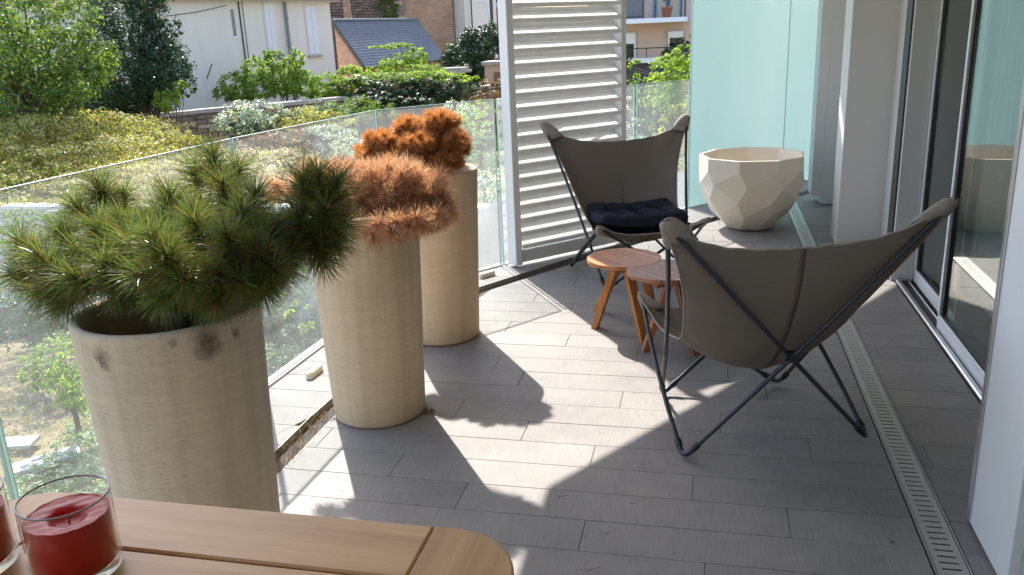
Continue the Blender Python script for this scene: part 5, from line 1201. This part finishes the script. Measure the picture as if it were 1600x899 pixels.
# through the gap right of the screen
plant('shrub', (*(-0.71, 17.00, 0.48)[:2], -2.6), [L((-0.69, 17.00, 0.81),.55,.5,.32), L((-0.50, 17.00, 1.07),.35,.4,.28), L((-0.57, 16.80, 0.37),.45,.5,.5), L((-0.86, 16.50, 0.40),.35,.4,.4)], 5200, .045, G_bright, 'bright lime green shrub against the frosted glass edge', 'shrub', 80, None, .05, up=.6)
plant('shrub', (*(-0.54, 16.00, -0.15)[:2], -2.6), [L((-0.59, 16.00, -0.26),.5,.5,.6), L((-0.40, 15.50, -0.78),.5,.5,.6)], 2600, .042, G_yellow, 'dull yellow green shrub low behind the short glass panel', 'shrub', 81, None, .04)
plant('shrub', (*(-1.19, 17.00, -0.25)[:2], -2.6), [L((-1.33, 18.00, -0.10),.6,.5,.7), L((-1.59, 18.00, 0.17),.5,.5,.6), L((-1.31, 17.00, -1.01),.9,.6,.9)], 4200, .05, G_dark, 'dark shaded shrub behind the short glass panel', 'shrub', 82, None, .05)
plant('climber', (*(-1.25, 15.50, 0.71)[:2], -2.6), [L((-1.30, 15.50, 0.99),.12,.12,.16), L((-1.25, 15.50, 0.71),.13,.12,.2), L((-1.16, 15.50, 0.49),.12,.12,.16), L((-1.00, 15.50, 0.73),.14,.12,.16)], 420, .05, G_bright, 'slender leafy shoot standing up beside the louvre screen', 'climbing plant', 83, None, .015)
plant('shrub', (*(-1.33, 15.00, -0.24)[:2], -2.6), [L((-1.41, 15.00, -0.29),.35,.4,.45), L((-1.42, 16.00, 0.28),.25,.3,.15)], 1500, .04, G_silver, 'silvery shrub directly right of the louvre screen', 'shrub', 84, None, .03)
plant('leafy_tree', (*(-0.59, 24.00, 1.13)[:2], -2.6), [L((-0.75, 24.00, 0.89),.5,.5,.35), L((-0.54, 24.00, 1.05),.4,.4,.4), L((-2.35, 23.00, 0.57),.35,.4,.8)], 2600, .06, G_dark, 'dark tree before the right window of the apartment block', 'tree', 85, None, .08)
# lower garden behind the first glass panels
plant('shrub', (*(-11.13, 11.50, -1.35)[:2], -3), [L((-11.49, 11.80, -1.20),.8,.6,.35), L((-10.95, 12.00, -1.13),.8,.6,.3), L((-10.32, 12.10, -1.09),.8,.5,.3), L((-10.74, 10.80, -1.58),.8,.6,.5)], 6500, .036, G_mid, 'green shrub growing against the white parapet at the far left', 'shrub', 90, 'shrubs in the lower garden', .04, up=.5)
plant('shrub', (*(-7.65, 8.20, -1.93)[:2], -3), [L((-7.51, 8.00, -1.86),.42,.4,.30), L((-7.13, 7.80, -2.07),.34,.35,.3), L((-7.83, 8.00, -2.06),.25,.3,.2)], 3400, .035, G_bright, 'rounded light green shrub in the lower garden left of the nearest planter', 'shrub', 91, 'shrubs in the lower garden', .04, up=.5)
plant('shrub', (*(-9.38, 9.40, -1.91)[:2], -3), [L((-9.59, 9.50, -1.95),.9,.6,.45), L((-9.36, 10.00, -1.92),.8,.6,.4)], 4600, .036, G_dark, 'dark green shrub in shade beyond the light green one', 'shrub', 92, 'shrubs in the lower garden', .04)
gc = [(-7.162,7.245,-2.9,0.4,0.35,0.16),(-6.603,6.972,-2.9,0.4,0.35,0.16),(-7.331,7.766,-2.9,0.4,0.35,0.16),(-6.684,7.39,-2.9,0.4,0.35,0.16),(-7.063,6.834,-2.9,0.4,0.35,0.16),(-7.004,7.98,-2.9,0.4,0.35,0.16),(-7.584,8.431,-2.9,0.4,0.35,0.16),(-8.242,9.142,-2.9,0.4,0.35,0.16),(-6.096,7.049,-2.9,0.4,0.35,0.16),(-6.53,6.587,-2.9,0.4,0.35,0.16),(-7.021,6.511,-2.9,0.4,0.35,0.16),(-6.453,7.893,-2.9,0.4,0.35,0.16),(-5.415,6.636,-2.9,0.4,0.35,0.16)]
o = crown('ground_cover', gc, 15000, .026, leaf_mat('flowered_cover', [(.10,.20,.05),(.16,.27,.07),(.08,.16,.04),(.30,.36,.18),(.75,.75,.72),(.12,.22,.06)], .4), None, 93, up=.9); tag(o, 'low green ground cover dotted with tiny white flowers', 'ground cover', None, 'stuff')
gc = [(-6.506,11.637,-2.8,0.6,0.5,0.25),(-5.682,10.625,-2.8,0.6,0.5,0.25),(-5.831,10.117,-2.8,0.6,0.5,0.25),(-6.253,12.29,-2.8,0.6,0.5,0.25),(-7.144,12.198,-2.8,0.6,0.5,0.25),(-5.864,13.008,-2.8,0.6,0.5,0.25),(-6.659,10.509,-2.8,0.6,0.5,0.25)]
o = crown('creeping_plants', gc, 9000, .034, G_grey, None, 94, up=.8); tag(o, 'grey green creeping plants seen through glass between the first two planters', 'ground cover', None, 'stuff')
plant('shrub', (*(-3.34, 6.20, -0.58)[:2], -3), [L((-3.46, 6.40, -0.60),.13,.13,.12), L((-3.34, 6.30, -0.67),.10,.1,.08)], 120, .035, G_bright, 'small sprig of bright leaves between the first two planters', 'shrub', 95, None, .01)
# dry grass blades on the dirt
V, F = foliage([(-8.98,8.779,-2.97,0.7,0.6,0.05),(-9.031,9.195,-2.97,0.7,0.6,0.05),(-9.88,9.539,-2.97,0.7,0.6,0.05),(-8.225,8.487,-2.97,0.7,0.6,0.05),(-7.798,7.353,-2.97,0.7,0.6,0.05),(-8.066,7.965,-2.97,0.7,0.6,0.05),(-10.825,10.443,-2.97,0.7,0.6,0.05)], 5200, .03, 96, up=.2, asp=.12)
o = link('dry_grass', poly_mesh('dry_grass', V, F, G_straw)); tag(o, 'dry yellow grass on the bare soil of the lower garden', 'grass', None, 'stuff')
plant('shrub', (*(-8.45, 12.20, -1.93)[:2], -3), [(-9.33,11.8,-1.62,0.9,0.5,0.5),(-7.89,11.8,-1.48,0.9,0.5,0.5),(-6.52,11.8,-1.41,0.9,0.5,0.5),(-5.21,11.8,-1.34,0.9,0.5,0.5),(-4.4,11.8,-1.53,0.9,0.5,0.5),(-8.69,11.8,-2.04,0.9,0.5,0.5),(-6.82,11.8,-2.0,0.9,0.5,0.5)], 9000, .04, G_mid, 'long green border of shrubs along the white parapet behind the pines', 'shrub', 97, 'shrubs in the lower garden', .05)
